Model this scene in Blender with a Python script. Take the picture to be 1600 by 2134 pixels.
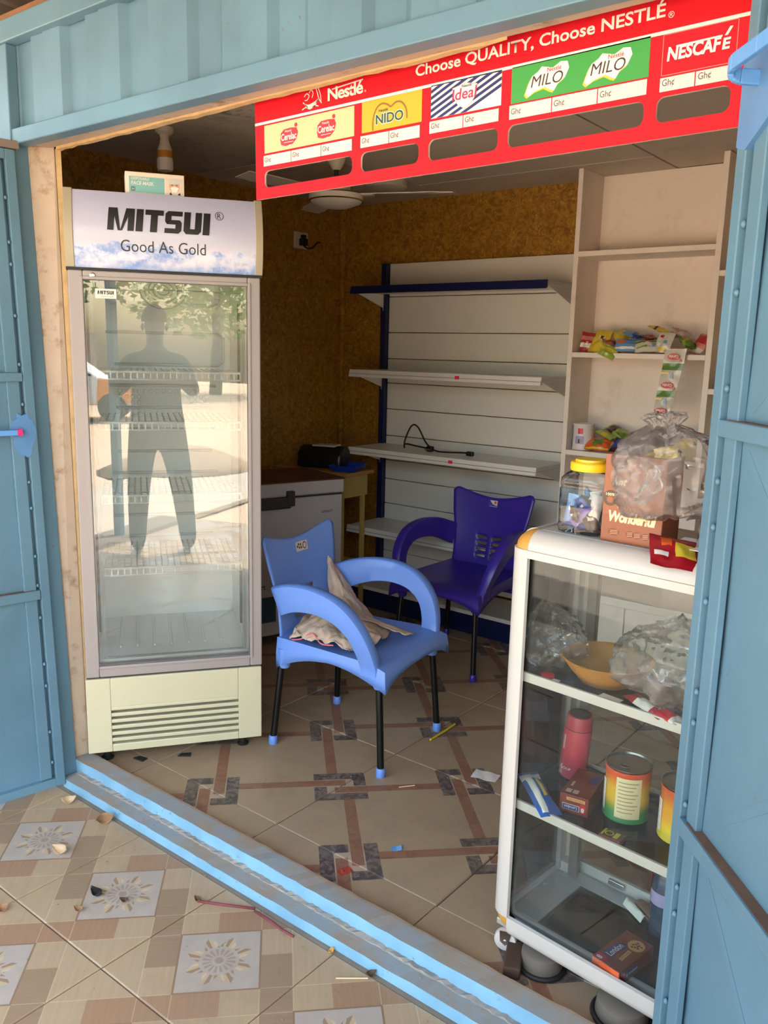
import bpy, bmesh, math, random
from mathutils import Vector, Matrix
R = math.radians
C = bpy.context.scene.collection
for _o in list(bpy.data.objects): bpy.data.objects.remove(_o)

# ------------------------------------------------------------------ camera, sky, sun, exposure
sc = bpy.context.scene
cam = bpy.data.objects.new('camera', bpy.data.cameras.new('camera')); C.objects.link(cam)
_ya, _pi, _ro = R(38.0), R(10.94), R(1.365)
_f = Vector((-math.sin(_ya)*math.cos(_pi), math.cos(_ya)*math.cos(_pi), -math.sin(_pi)))
_r0 = Vector((math.cos(_ya), math.sin(_ya), 0)); _u0 = _r0.cross(_f)
_r = math.cos(_ro)*_r0 + math.sin(_ro)*_u0; _u = -math.sin(_ro)*_r0 + math.cos(_ro)*_u0
cam.matrix_world = Matrix(((_r.x, _u.x, -_f.x, 0), (_r.y, _u.y, -_f.y, 0), (_r.z, _u.z, -_f.z, 1.5), (0, 0, 0, 1)))
cam.data.lens = 1743/2134*36; cam.data.sensor_width = 36; cam.data.clip_start = 0.02
sc.camera = cam
world = bpy.data.worlds.new('world'); sc.world = world; world.use_nodes = True
_nt = world.node_tree; _bg = _nt.nodes['Background']
_sky = _nt.nodes.new('ShaderNodeTexSky'); _sky.sky_type = 'NISHITA'; _sky.sun_disc = False
_sky.sun_elevation = R(58); _sky.sun_rotation = R(100); _sky.air_density = 1.6; _sky.dust_density = 4.0
_nt.links.new(_sky.outputs[0], _bg.inputs[0]); _bg.inputs[1].default_value = 1.0
sun = bpy.data.objects.new('sun', bpy.data.lights.new('sun', 'SUN')); C.objects.link(sun)
sun.data.energy = 16.0; sun.data.angle = R(0.6); sun.data.color = (1.0, 0.95, 0.88)
sun.rotation_euler = Vector((0.46, 0.20, 0.86)).to_track_quat('Z', 'Y').to_euler()
sc.view_settings.view_transform = 'Standard'; sc.view_settings.look = 'None'
sc.view_settings.gamma = 1.0; sc.view_settings.use_curve_mapping = False
sc.view_settings.exposure = 0.42
sc.cycles.transparent_max_bounces = 24; sc.cycles.max_bounces = 10; sc.cycles.diffuse_bounces = 6

# ------------------------------------------------------------------ helpers
def lin(c):
    return tuple(((v/255)/12.92 if v/255 <= .04045 else ((v/255+.055)/1.055)**2.4) for v in c[:3]) + (1,)

class X:
    """tiny shader-maths builder"""
    def __init__(s, nt, sock): s.nt, s.s = nt, sock
    def _m(s, op, *a):
        n = s.nt.nodes.new('ShaderNodeMath'); n.operation = op
        for i, v in enumerate((s,)+a):
            if isinstance(v, X): s.nt.links.new(v.s, n.inputs[i])
            else: n.inputs[i].default_value = float(v)
        return X(s.nt, n.outputs[0])
    def __add__(s, o): return s._m('ADD', o)
    def __sub__(s, o): return s._m('SUBTRACT', o)
    def __mul__(s, o): return s._m('MULTIPLY', o)
    def __truediv__(s, o): return s._m('DIVIDE', o)
    def lt(s, o): return s._m('LESS_THAN', o)
    def gt(s, o): return s._m('GREATER_THAN', o)
    def abs(s): return s._m('ABSOLUTE')
    def mod(s, o): return s._m('FLOORED_MODULO', o)
    def min(s, o): return s._m('MINIMUM', o)
    def max(s, o): return s._m('MAXIMUM', o)
    def pw(s, o): return s._m('POWER', o)
    def sin(s): return s._m('SINE')
    def atan2(s, o): return s._m('ARCTAN2', o)
    def between(s, a, b): return s.gt(a)*s.lt(b)

def newmat(name):
    m = bpy.data.materials.new(name); m.use_nodes = True
    return m, m.node_tree, m.node_tree.nodes['Principled BSDF']
def coords(nt, kind='Object'):
    t = nt.nodes.new('ShaderNodeTexCoord'); s = nt.nodes.new('ShaderNodeSeparateXYZ')
    nt.links.new(t.outputs[kind], s.inputs[0])
    return t.outputs[kind], X(nt, s.outputs[0]), X(nt, s.outputs[1]), X(nt, s.outputs[2])
def mixc(nt, fac, a, b):
    n = nt.nodes.new('ShaderNodeMix'); n.data_type = 'RGBA'
    for sock, v in ((n.inputs[0], fac), (n.inputs[6], a), (n.inputs[7], b)):
        if isinstance(v, X): nt.links.new(v.s, sock)
        elif isinstance(v, bpy.types.NodeSocket): nt.links.new(v, sock)
        elif isinstance(v, (int, float)): sock.default_value = v
        else: sock.default_value = lin(v)
    return n.outputs[2]
def noise(nt, vec, scale, detail=4, rough=.55, dist=0.0, stretch=None):
    if stretch:
        mp = nt.nodes.new('ShaderNodeMapping'); mp.inputs['Scale'].default_value = stretch
        nt.links.new(vec, mp.inputs[0]); vec = mp.outputs[0]
    n = nt.nodes.new('ShaderNodeTexNoise'); n.inputs['Scale'].default_value = scale
    n.inputs['Detail'].default_value = detail; n.inputs['Roughness'].default_value = rough
    n.inputs['Distortion'].default_value = dist
    nt.links.new(vec, n.inputs['Vector']); return X(nt, n.outputs[0])
def vor(nt, vec, scale, feat='F1', out='Distance', rnd=1.0):
    n = nt.nodes.new('ShaderNodeTexVoronoi'); n.feature = feat; n.inputs['Scale'].default_value = scale
    n.inputs['Randomness'].default_value = rnd
    nt.links.new(vec, n.inputs['Vector']); return n.outputs[out]
def ramp(nt, x, a, b):
    n = nt.nodes.new('ShaderNodeMapRange'); n.interpolation_type = 'SMOOTHSTEP'
    n.inputs[1].default_value = a; n.inputs[2].default_value = b
    nt.links.new(x.s, n.inputs[0]); return X(nt, n.outputs[0])
def bump(nt, p, h, strength=.3, dist=.002):
    b = nt.nodes.new('ShaderNodeBump'); b.inputs['Strength'].default_value = strength
    b.inputs['Distance'].default_value = dist
    nt.links.new(h.s if isinstance(h, X) else h, b.inputs['Height']); nt.links.new(b.outputs[0], p.inputs['Normal'])

_mats = {}
def M(name, col=(200, 200, 200), rough=.5, metal=0.0, var=0.0, vscale=6.0, dirt=None, dirt_amt=.5, dscale=9.0, bmp=0.0, bscale=60.0, spec=.5, **kw):
    """plain surface with optional tone variation, dirt blotches and fine relief"""
    if name in _mats: return _mats[name]
    m, nt, p = newmat(name); _mats[name] = m
    vec, x, y, z = coords(nt)
    col2 = tuple(max(0, c*(1-var)) for c in col)
    c = mixc(nt, noise(nt, vec, vscale), col2, col) if var else None
    if dirt:
        k = ramp(nt, noise(nt, vec, dscale, 7, .68), .52, .74)*dirt_amt
        c = mixc(nt, k, c if c else col, dirt)
    if c: nt.links.new(c, p.inputs['Base Color'])
    else: p.inputs['Base Color'].default_value = lin(col)
    p.inputs['Roughness'].default_value = rough; p.inputs['Metallic'].default_value = metal
    p.inputs['Specular IOR Level'].default_value = spec
    if bmp: bump(nt, p, noise(nt, vec, bscale, 5), bmp, .003)
    for k, v in kw.items(): p.inputs[k].default_value = v
    return m
def glass(name, ior=1.5, tint=(255, 255, 255), rough=0.0, extra=0.0):
    """thin architectural pane: clear transmission plus Fresnel reflection"""
    if name in _mats: return _mats[name]
    m, nt, p = newmat(name); _mats[name] = m
    nt.nodes.remove(p); out = nt.nodes['Material Output']
    t = nt.nodes.new('ShaderNodeBsdfTransparent'); t.inputs[0].default_value = lin(tint)
    g = nt.nodes.new('ShaderNodeBsdfGlossy'); g.inputs['Roughness'].default_value = rough
    fr = nt.nodes.new('ShaderNodeFresnel'); fr.inputs[0].default_value = ior
    mx = nt.nodes.new('ShaderNodeMixShader')
    f = X(nt, fr.outputs[0]) + extra
    nt.links.new(f.s, mx.inputs[0]); nt.links.new(t.outputs[0], mx.inputs[1]); nt.links.new(g.outputs[0], mx.inputs[2])
    nt.links.new(mx.outputs[0], out.inputs[0]); return m
def film(name, tint=(235, 230, 225), body=.12, ior=1.5, rough=.12):
    """crumpled clear plastic film: mostly clear, a little milky, glinting"""
    if name in _mats: return _mats[name]
    m, nt, p = newmat(name); _mats[name] = m
    nt.nodes.remove(p); out = nt.nodes['Material Output']
    t = nt.nodes.new('ShaderNodeBsdfTransparent'); t.inputs[0].default_value = (.96, .96, .96, 1)
    d = nt.nodes.new('ShaderNodeBsdfDiffuse'); d.inputs[0].default_value = lin(tint)
    tr = nt.nodes.new('ShaderNodeBsdfTranslucent'); tr.inputs[0].default_value = lin(tint)
    g = nt.nodes.new('ShaderNodeBsdfGlossy'); g.inputs['Roughness'].default_value = rough
    a = nt.nodes.new('ShaderNodeMixShader'); a.inputs[0].default_value = .5
    nt.links.new(d.outputs[0], a.inputs[1]); nt.links.new(tr.outputs[0], a.inputs[2])
    b = nt.nodes.new('ShaderNodeMixShader'); b.inputs[0].default_value = body
    nt.links.new(t.outputs[0], b.inputs[1]); nt.links.new(a.outputs[0], b.inputs[2])
    fr = nt.nodes.new('ShaderNodeFresnel'); fr.inputs[0].default_value = ior
    c = nt.nodes.new('ShaderNodeMixShader'); nt.links.new(fr.outputs[0], c.inputs[0])
    nt.links.new(b.outputs[0], c.inputs[1]); nt.links.new(g.outputs[0], c.inputs[2])
    nt.links.new(c.outputs[0], out.inputs[0]); return m

class MB:
    """collects polygons of ONE mesh"""
    def __init__(s): s.v, s.f, s.m = [], [], []
    def add(s, vs, fs, mi=0, mat=None):
        b = len(s.v)
        s.v += [tuple(mat @ Vector(v)) if mat else tuple(v) for v in vs]
        s.f += [tuple(b+i for i in f) for f in fs]; s.m += [mi]*len(fs); return s
    def box(s, x0, x1, y0, y1, z0, z1, mi=0, mat=None):
        return s.add([(x0,y0,z0),(x1,y0,z0),(x1,y1,z0),(x0,y1,z0),(x0,y0,z1),(x1,y0,z1),(x1,y1,z1),(x0,y1,z1)],
                     [(3,2,1,0),(4,5,6,7),(0,1,5,4),(1,2,6,5),(2,3,7,6),(3,0,4,7)], mi, mat)
    def prism(s, pts, a, b, axis='z', mi=0, mat=None):
        """polygon (counter-clockwise in its two axes) extruded from a to b along axis"""
        n = len(pts)
        def P(p, h): return {'z': (p[0], p[1], h), 'y': (p[0], h, p[1]), 'x': (h, p[0], p[1])}[axis]
        vs = [P(p, a) for p in pts]+[P(p, b) for p in pts]
        fs = [tuple(range(n))[::-1], tuple(range(n, 2*n))]+[(i, (i+1) % n, n+(i+1) % n, n+i) for i in range(n)]
        if axis == 'y': fs = [f[::-1] for f in fs]
        return s.add(vs, fs, mi, mat)
    def lathe(s, prof, n=24, mi=0, mat=None, caps=True):
        vs, fs = [], []
        for r, z in prof: vs += [(r*math.cos(2*math.pi*i/n), r*math.sin(2*math.pi*i/n), z) for i in range(n)]
        for k in range(len(prof)-1):
            for i in range(n):
                j = (i+1) % n; fs.append((k*n+i, k*n+j, (k+1)*n+j, (k+1)*n+i))
        if caps:
            if prof[0][0] > 1e-5: fs.append(tuple(range(n))[::-1])
            if prof[-1][0] > 1e-5: fs.append(tuple(range((len(prof)-1)*n, len(prof)*n)))
        return s.add(vs, fs, mi, mat)
    def tube(s, pts, r, n=8, mi=0, closed=False, mat=None):
        pts = [Vector(p) for p in pts]; rs = r if isinstance(r, (list, tuple)) else [r]*len(pts)
        vs, fs = [], []; N = len(pts); up = Vector((0, 0, 1)); prev = None
        for k, p in enumerate(pts):
            a = pts[(k-1) % N] if (closed or k > 0) else p; b = pts[(k+1) % N] if (closed or k < N-1) else p
            d = (b-a).normalized()
            if prev is None:
                u = d.cross(up if abs(d.z) < .9 else Vector((1, 0, 0))).normalized()
            else: u = (prev-d*prev.dot(d)).normalized()
            prev = u; w = d.cross(u)
            vs += [p+(u*math.cos(2*math.pi*i/n)+w*math.sin(2*math.pi*i/n))*rs[k] for i in range(n)]
        for k in range(N if closed else N-1):
            for i in range(n):
                j = (i+1) % n; q = (k+1) % N
                fs.append((k*n+i, k*n+j, q*n+j, q*n+i))
        if not closed: fs += [tuple(range(n))[::-1], tuple(range((N-1)*n, N*n))]
        return s.add(vs, fs, mi, mat)
    def grid(s, nu, nv, fn, mi=0, skip=None, mat=None):
        vs = [fn(i/nu, j/nv) for j in range(nv+1) for i in range(nu+1)]
        fs = [(j*(nu+1)+i, j*(nu+1)+i+1, (j+1)*(nu+1)+i+1, (j+1)*(nu+1)+i) for j in range(nv) for i in range(nu) if not (skip and skip(i, j))]
        return s.add(vs, fs, mi, mat)
    def mesh(s, name, mats=()):
        me = bpy.data.meshes.new(name); me.from_pydata([tuple(v) for v in s.v], [], s.f); me.update()
        for m in mats: me.materials.append(m)
        if any(s.m): me.polygons.foreach_set('material_index', s.m)
        return me

def obj(name, mb, mats, parent=None, loc=(0,0,0), rot=(0,0,0), bevel=0, smooth=None, solid=0, subsurf=0, seg=2, **props):
    if not isinstance(mats, (list, tuple)): mats = [mats]
    me = mb if isinstance(mb, bpy.types.Mesh) else mb.mesh(name, mats)
    o = bpy.data.objects.new(name, me); C.objects.link(o)
    o.location = loc; o.rotation_euler = rot
    if parent: o.parent = parent
    if solid:
        md = o.modifiers.new('solidify', 'SOLIDIFY'); md.thickness = solid; md.offset = 0
    if bevel:
        md = o.modifiers.new('bevel', 'BEVEL'); md.width = bevel; md.segments = seg; md.limit_method = 'ANGLE'; md.angle_limit = R(40)
    if subsurf:
        md = o.modifiers.new('subdivide', 'SUBSURF'); md.levels = subsurf; md.render_levels = subsurf
    if smooth is not None and len(me.polygons):
        me.polygons.foreach_set('use_smooth', [True]*len(me.polygons))
        if smooth < 179: me.set_sharp_from_angle(angle=R(smooth))
    for k, v in props.items(): o[k] = v
    return o
def thing(name, label=None, cat=None, loc=(0,0,0), rotz=0.0, group=None, kind=None, rot=None):
    o = bpy.data.objects.new(name, None); C.objects.link(o); o.empty_display_size = .05
    o.location = loc; o.rotation_euler = rot if rot else (0, 0, rotz)
    return tag(o, label, cat, group, kind)
def tag(o, label=None, cat=None, group=None, kind=None):
    if label: o['label'] = label
    if cat: o['category'] = cat
    if group: o['group'] = group
    if kind: o['kind'] = kind
    return o
def copy_tree(o, parent=None):
    c = o.copy(); C.objects.link(c); c.parent = parent
    for ch in list(o.children): copy_tree(ch, c)
    return c
def text_mesh(body, bold=0.0, shear=0.0, depth=.0006, spacing=1.0):
    cu = bpy.data.curves.new('text', 'FONT'); cu.body = body; cu.size = 1.0; cu.offset = bold; cu.shear = shear
    cu.extrude = 0; cu.resolution_u = 3; cu.space_character = spacing
    t = bpy.data.objects.new('text', cu); C.objects.link(t); bpy.context.view_layer.update()
    me = bpy.data.meshes.new_from_object(t.evaluated_get(bpy.context.evaluated_depsgraph_get()))
    bpy.data.objects.remove(t); bpy.data.curves.remove(cu); return me
def text(name, body, mat, parent, box, y=0.0, rot=(0,0,0), loc=(0,0,0), bold=0.0, shear=0.0, spacing=1.0, fn=None, flip=False, **props):
    """lettering fitted to box (x0,x1,z0,z1) in the parent's XZ plane, facing -Y; fn maps (x,z)->(x,y,z)"""
    me = text_mesh(body, bold, shear, spacing=spacing)
    xs = [v.co.x for v in me.vertices]; ys = [v.co.y for v in me.vertices]
    x0, x1, z0, z1 = box; a, b, c, d = min(xs), max(xs), min(ys), max(ys)
    if fn:      # cut into narrow bands so that the print follows a curved surface
        bm = bmesh.new(); bm.from_mesh(me)
        for k in range(1, 10):
            for co, no in (((0, c+(d-c)*k/10, 0), (0, 1, 0)), ((a+(b-a)*k/10, 0, 0), (1, 0, 0))):
                bmesh.ops.bisect_plane(bm, geom=bm.verts[:]+bm.edges[:]+bm.faces[:], plane_co=co, plane_no=no)
        bm.to_mesh(me); bm.free()
    for v in me.vertices:
        px = x0+(v.co.x-a)/(b-a)*(x1-x0); pz = z0+(v.co.y-c)/(d-c)*(z1-z0)
        if flip: px = x0+x1-px; pz = z0+z1-pz
        v.co = Vector(fn(px, pz)) if fn else Vector((px, y, pz))
    me.materials.clear(); me.materials.append(mat)
    return obj(name, me, mat, parent, loc, rot, **props)
def flat(name, pts, mat, parent, y, loc=(0,0,0), rot=(0,0,0), th=.0006, **props):
    """flat print: polygon in XZ facing -Y with a paper's thickness"""
    return obj(name, MB().prism(pts, y, y+th, 'y'), mat, parent, loc, rot, **props)
def ell(cx, cz, rx, rz, n=24, a0=0.0):
    return [(cx+rx*math.cos(a0+2*math.pi*i/n), cz+rz*math.sin(a0+2*math.pi*i/n)) for i in range(n)]
def rect(x0, x1, z0, z1): return [(x0, z0), (x1, z0), (x1, z1), (x0, z1)]
def rrect(x0, x1, z0, z1, r, n=4):
    p = []
    for cx, cz, a in ((x1-r, z0+r, -90), (x1-r, z1-r, 0), (x0+r, z1-r, 90), (x0+r, z0+r, 180)):
        p += [(cx+r*math.cos(R(a+90*i/n)), cz+r*math.sin(R(a+90*i/n))) for i in range(n+1)]
    return p
def spline(pts, n=6):
    """Catmull-Rom through points"""
    P = [Vector(p) for p in pts]; out = []
    for i in range(len(P)-1):
        a, b, c, d = P[max(i-1, 0)], P[i], P[i+1], P[min(i+2, len(P)-1)]
        for k in range(n):
            t = k/n
            out.append(.5*((2*b)+(c-a)*t+(2*a-5*b+4*c-d)*t*t+(3*b-a-3*c+d)*t**3))
    return out+[P[-1]]

# ------------------------------------------------------------------ large structure
ZF, ZC, XL, XR, YB = .045, 2.325, -3.44, .45, 3.94
random.seed(4)
def paint_mat(name, col, rust=.35):
    m, nt, p = newmat(name); vec, x, y, z = coords(nt)
    c = mixc(nt, ramp(nt, noise(nt, vec, 2.2, 5), .35, .7), tuple(v*.90 for v in col), col)
    k = ramp(nt, noise(nt, vec, 22, 7, .72), .645, .69)*ramp(nt, noise(nt, vec, 3.4, 3), .48, .60)*rust
    c = mixc(nt, k, c, (112, 72, 56))
    k2 = ramp(nt, noise(nt, vec, 30, 5, .6, stretch=(1, 1, .2)), .62, .8)*.18
    c = mixc(nt, k2, c, (150, 150, 145))
    nt.links.new(c, p.inputs['Base Color']); p.inputs['Roughness'].default_value = .42
    p.inputs['Specular IOR Level'].default_value = .4
    bump(nt, p, noise(nt, vec, 40, 4), .12, .002); return m
BLUE = paint_mat('blue_paint', (97, 133, 153), .8)
BLUEB = M('bright_blue_paint', (100, 160, 225), .4, var=.08)
FADE = M('sprayed_blue_patch', (92, 140, 190), .45, var=.12, vscale=14)
def worn_mat():
    m, nt, p = newmat('worn_threshold_top'); vec, x, y, z = coords(nt)
    s = noise(nt, vec, 1.0, 5, .6, 0, (14, 160, 40))
    c = mixc(nt, ramp(nt, noise(nt, vec, 7, 6, .65), .35, .65), (150, 134, 116), (138, 146, 150))
    c = mixc(nt, ramp(nt, s, .60, .72)*.5, c, (150, 172, 188))
    c = mixc(nt, y.gt(.113)*.75, c, (150, 122, 96))
    nt.links.new(c, p.inputs['Base Color']); p.inputs['Roughness'].default_value = .8
    bump(nt, p, noise(nt, vec, 60, 5), .25, .002); return m
def sill_front_mat():
    m, nt, p = newmat('chipped_blue_threshold'); vec, x, y, z = coords(nt)
    chips = ramp(nt, noise(nt, vec, 60, 6, .7), .60, .66)*ramp(nt, noise(nt, vec, 4.5, 3), .50, .60)
    c = mixc(nt, ramp(nt, noise(nt, vec, 9, 4), .3, .7), (120, 164, 190), (134, 180, 206))
    c = mixc(nt, chips, c, (110, 112, 112))
    nt.links.new(c, p.inputs['Base Color']); p.inputs['Roughness'].default_value = .5; return m
WORN, SILL = worn_mat(), sill_front_mat()
DUST = M('dusty_concrete', (140, 126, 110), .95, var=.2, vscale=20, bmp=.4)

def inner_tile_mat():
    m, nt, p = newmat('inner_floor_tile'); vec, x, y, z = coords(nt)
    k = 1/math.sqrt(2); P, Q = (x+y)*k, (y-x)*k; D = .4278
    lp, lq = P.mod(D)-D/2, Q.mod(D)-D/2
    isA = (P*Q).lt(0); isB = isA*-1+1
    u = lp*isA+lq*isB*-1; v = lq*isA+lp*isB
    h, w = .088, .042
    inu, au, av = u.abs().lt(h), u.abs(), v.abs()
    dark = av.between(h-w, h)*inu
    dark = dark.max(u.between(h-w, h)*v.between(0, h)).max(u.between(-h, -h+w)*v.between(-h, 0))
    br = v.between(.005, .042)*u.lt(.02)
    br = br.max(v.between(-.042, -.005)*u.gt(-.02))
    br2 = (u.between(-.042, -.005)*v.gt(h)).max(u.between(.005, .042)*v.lt(-h))
    bars = br.max(br2)
    n1 = noise(nt, vec, 5, 5); n2 = noise(nt, vec, 34, 7, .7, 1.0)
    base = mixc(nt, n1, (150, 128, 101), (172, 148, 118))
    brown = mixc(nt, ramp(nt, n2, .3, .7), (128, 88, 66), (150, 108, 84))
    dk = mixc(nt, ramp(nt, n2, .42, .6), (78, 68, 64), (122, 108, 98))
    inner = au.lt(h-w)*av.lt(h-w)
    c = mixc(nt, inner*.4, base, (190, 170, 145))
    c = mixc(nt, bars, c, brown); c = mixc(nt, dark, c, dk)
    tn = nt.nodes.new('ShaderNodeNewGeometry')
    dust = ramp(nt, noise(nt, tn.outputs['Position'], 2.6, 7, .66), .42, .75)
    c = mixc(nt, dust*.55, c, (140, 118, 94))
    nt.links.new(c, p.inputs['Base Color'])
    nt.links.new((dust*.35+.38).s, p.inputs['Roughness']); p.inputs['Specular IOR Level'].default_value = .35
    return m
def outer_tile_mat():
    m, nt, p = newmat('outer_floor_tile'); vec, x, y, z = coords(nt)
    k = 1/math.sqrt(2); P, Q = (x+y)*k, (y-x)*k
    g0, g1, L = .1025, .1818, .294
    vert = (P.between(g0, g1)*Q.between(-L, .01)).max(P.between(-g1, -g0)*Q.between(-.01, L))
    hor = (Q.between(-g1, -g0)*P.between(-L, .01)).max(Q.between(g0, g1)*P.between(-.01, L))
    mxa = P.abs().max(Q.abs()); dia = mxa.lt(g0); rim = mxa.between(g0-.003, g0+.002)
    gr = noise(nt, vec, 1.0, 4, .6, 0, (90, 6, 1)); 
    mp = nt.nodes.new('ShaderNodeMapping'); mp.inputs['Rotation'].default_value = (0, 0, R(45)); nt.links.new(vec, mp.inputs[0])
    g2 = noise(nt, mp.outputs[0], 1.0, 4, .6, 0, (6, 110, 1)); g3 = noise(nt, mp.outputs[0], 1.0, 4, .6, 0, (110, 6, 1))
    c = mixc(nt, g2, (160, 137, 108), (180, 156, 125))
    c = mixc(nt, vert, c, mixc(nt, g3, (136, 112, 88), (156, 131, 104)))
    c = mixc(nt, hor, c, mixc(nt, g2, (144, 111, 85), (164, 131, 102)))
    ln = (P.abs()-g0).abs().lt(.0012).max((P.abs()-g1).abs().lt(.0012)).max((Q.abs()-g0).abs().lt(.0012)).max((Q.abs()-g1).abs().lt(.0012))
    c = mixc(nt, ln*.35, c, (214, 192, 160))
    d = mixc(nt, noise(nt, vec, 14, 5), (158, 145, 132), (178, 167, 155))
    r = (P*P+Q*Q).pw(.5); th = Q.atan2(P)/(2*math.pi)+.5
    w = ((th*8).mod(1.0)-.5).abs()*2
    star = r.gt(.050)*(r+w*.034).lt(.086); half = (th*8).mod(1.0).gt(.5)
    d = mixc(nt, star*.8, d, mixc(nt, half, (186, 160, 122), (138, 110, 84)))
    gap = star*(w-.5).abs().lt(.14); d = mixc(nt, gap*.6, d, (190, 178, 164))
    ray = r.between(.019, .041)*((th*16).mod(1.0)-.5).abs().lt(.25)
    d = mixc(nt, ray.max(r.lt(.011))*.55, d, (140, 112, 88))
    c = mixc(nt, dia, c, d); c = mixc(nt, rim, c, (136, 108, 86))
    tn = nt.nodes.new('ShaderNodeNewGeometry')
    dust = ramp(nt, noise(nt, tn.outputs['Position'], 3.2, 8, .7), .45, .78)
    c = mixc(nt, dust*.6, c, (146, 123, 98))
    stain = ramp(nt, noise(nt, tn.outputs['Position'], 17, 8, .72), .63, .72)
    c = mixc(nt, stain*.4, c, (112, 88, 68))
    nt.links.new(c, p.inputs['Base Color'])
    nt.links.new((dust*.3+.36).s, p.inputs['Roughness']); p.inputs['Specular IOR Level'].default_value = .35
    return m

def chamfer_tile(a, t, c=.003):
    mb = MB(); h = a/2
    mb.v = [(-h,-h,0),(h,-h,0),(h,h,0),(-h,h,0),(-h,-h,t-c),(h,-h,t-c),(h,h,t-c),(-h,h,t-c),(-h+c,-h+c,t),(h-c,-h+c,t),(h-c,h-c,t),(-h+c,h-c,t)]
    mb.f = [(8,9,10,11)]+[(i,(i+1)%4,4+(i+1)%4,4+i) for i in range(4)]+[(4+i,4+(i+1)%4,8+(i+1)%4,8+i) for i in range(4)]
    mb.m = [0]*9; return mb
# shop floor
floor = thing('floor', 'beige tiled shop floor with brown bands and dark corner knots', kind='structure', loc=(0, 0, 0))
obj('screed', MB().box(XL-.02, XR+.02, 1.50, YB+.02, -.10, ZF-.0035), M('grout', (96, 80, 64), .9, var=.2), floor)
tm = chamfer_tile(.6015, .010).mesh('floor_tile', [inner_tile_mat()])
for i in range(-3, 4):
    for j in range(0, 4):
        x, y = -1.705+.605*(i+.5), 1.675+.605*(j+.5)
        if x-.3 > XR or y-.3 > YB: continue
        o = obj('floor_tile', tm, (), floor, (x, y, ZF-.010+random.uniform(-.0006, .0004)), (random.uniform(-.0012, .0012), random.uniform(-.0012, .0012), 0))
    x = -1.705+.605*(i+.5)
    cut = MB(); cut.box(-.30075, .30075, -.30, -.174+.0, 0, .010)
    o = obj('floor_tile', MB().box(-.30075, .30075, .172, .30075, 0, .010), tm.materials[0], floor, (x, 1.675-.3025, ZF-.010))
# walkway in front
walk = thing('walkway', 'tan tiled walkway in front of the shop with wood and star pattern', kind='structure')
obj('screed', MB().box(-3.65, 1.6, -.86, 1.50, -.15, -.0035), M('grout_outside', (112, 94, 76), .9, var=.2), walk)
to = chamfer_tile(.3995, .010).mesh('floor_tile', [outer_tile_mat()])
for i in range(-5, 8):
    for j in range(-5, 1):
        x, y = -1.630+.402*(i+.5), 1.005+.402*(j+.5)
        if y < -.7: continue
        obj('floor_tile', to, (), walk, (x, y, -.010+random.uniform(-.0005, .0003)), (random.uniform(-.001, .001), random.uniform(-.001, .001), 0))
obj('edge_mortar', MB().box(-3.6, .9, 1.4055, 1.43, -.02, -.0012), DUST, walk)
obj('kerb', MB().box(-3.65, 1.6, -.98, -.70, -.2, .0), DUST, walk, bevel=.01)

# raised blue threshold, two steps
thr = thing('threshold', 'two-step blue painted threshold with worn grey treads', kind='structure', loc=(0, 1.419, 0))
def rough_bar(x0, x1, y0, y1, z0, z1, n=60, amp=.0015, ztop=None):
    """long bar with slightly uneven edges; faces: 0 front, 1 top, 2 rest"""
    mb = MB(); vs = []; rnd = random.Random(int(abs(y0*1e4)+abs(z1*1e5)))
    for i in range(n+1):
        x = x0+(x1-x0)*i/n; j = lambda: rnd.uniform(-amp, amp)
        vs += [(x, y0, z0), (x, y0+j()*.7, z1+j()), (x, y1+j(), z1+j()), (x, y1, z0)]
    fs, ms = [], []
    for i in range(n):
        a = 4*i; b = a+4
        fs += [(a, b, b+1, a+1), (a+1, b+1, b+2, a+2), (a+2, b+2, b+3, a+3)]; ms += [0, 1, 2]
    fs += [(0, 1, 2, 3), (4*n+3, 4*n+2, 4*n+1, 4*n)]; ms += [0, 0]
    mb.v, mb.f, mb.m = vs, fs, ms; return mb
obj('lower_step', rough_bar(-2.48, -.36, 0, .075, 0, .032), [SILL, WORN, WORN], thr)
obj('upper_step', rough_bar(-2.50, -.36, .058, .121, 0, .075), [SILL, WORN, WORN], thr)
obj('mortar_seam', rough_bar(-2.47, -.36, .044, .062, .02, .037, 160, .004), M('old_mortar', (176, 168, 158), .95, var=.35, vscale=40), thr, kind='stuff')

# walls, ceiling
def wall_mat():
    m, nt, p = newmat('gold_flecked_wallpaper'); vec, x, y, z = coords(nt)
    n1 = noise(nt, vec, 24, 6, .7, 1.6); n2 = noise(nt, vec, 32, 5, .6, 2.5); n3 = noise(nt, vec, 46, 4, .6, 1.0)
    c = mixc(nt, ramp(nt, n1, .38, .62), (128, 84, 20), (168, 122, 38))
    c = mixc(nt, ramp(nt, n2, .58, .66)*.75, c, (190, 154, 78))
    c = mixc(nt, ramp(nt, n3, .64, .72)*ramp(nt, n1, .45, .6)*.85, c, (214, 188, 124))
    c = mixc(nt, ramp(nt, noise(nt, vec, 60, 4, .6, 1.5), .62, .70)*.6, c, (64, 38, 8))
    nt.links.new(c, p.inputs['Base Color']); p.inputs['Roughness'].default_value = .42
    return m
WP = wall_mat()
def wallbox(name, b, mat, label):
    o = obj(name, MB().box(*b), mat); tag(o, label, kind='structure'); return o
wallbox('wall_left', (XL-.06, XL, 1.46, YB+.06, 0, 2.42), WP, 'brown and gold flecked papered wall on the left')
wallbox('wall_back', (XL, XR, YB, YB+.06, 0, 2.42), WP, 'brown and gold flecked papered wall at the back')
wallbox('wall_right', (XR, XR+.06, 1.46, YB+.06, 0, 2.42), WP, 'brown papered wall on the right')
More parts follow.
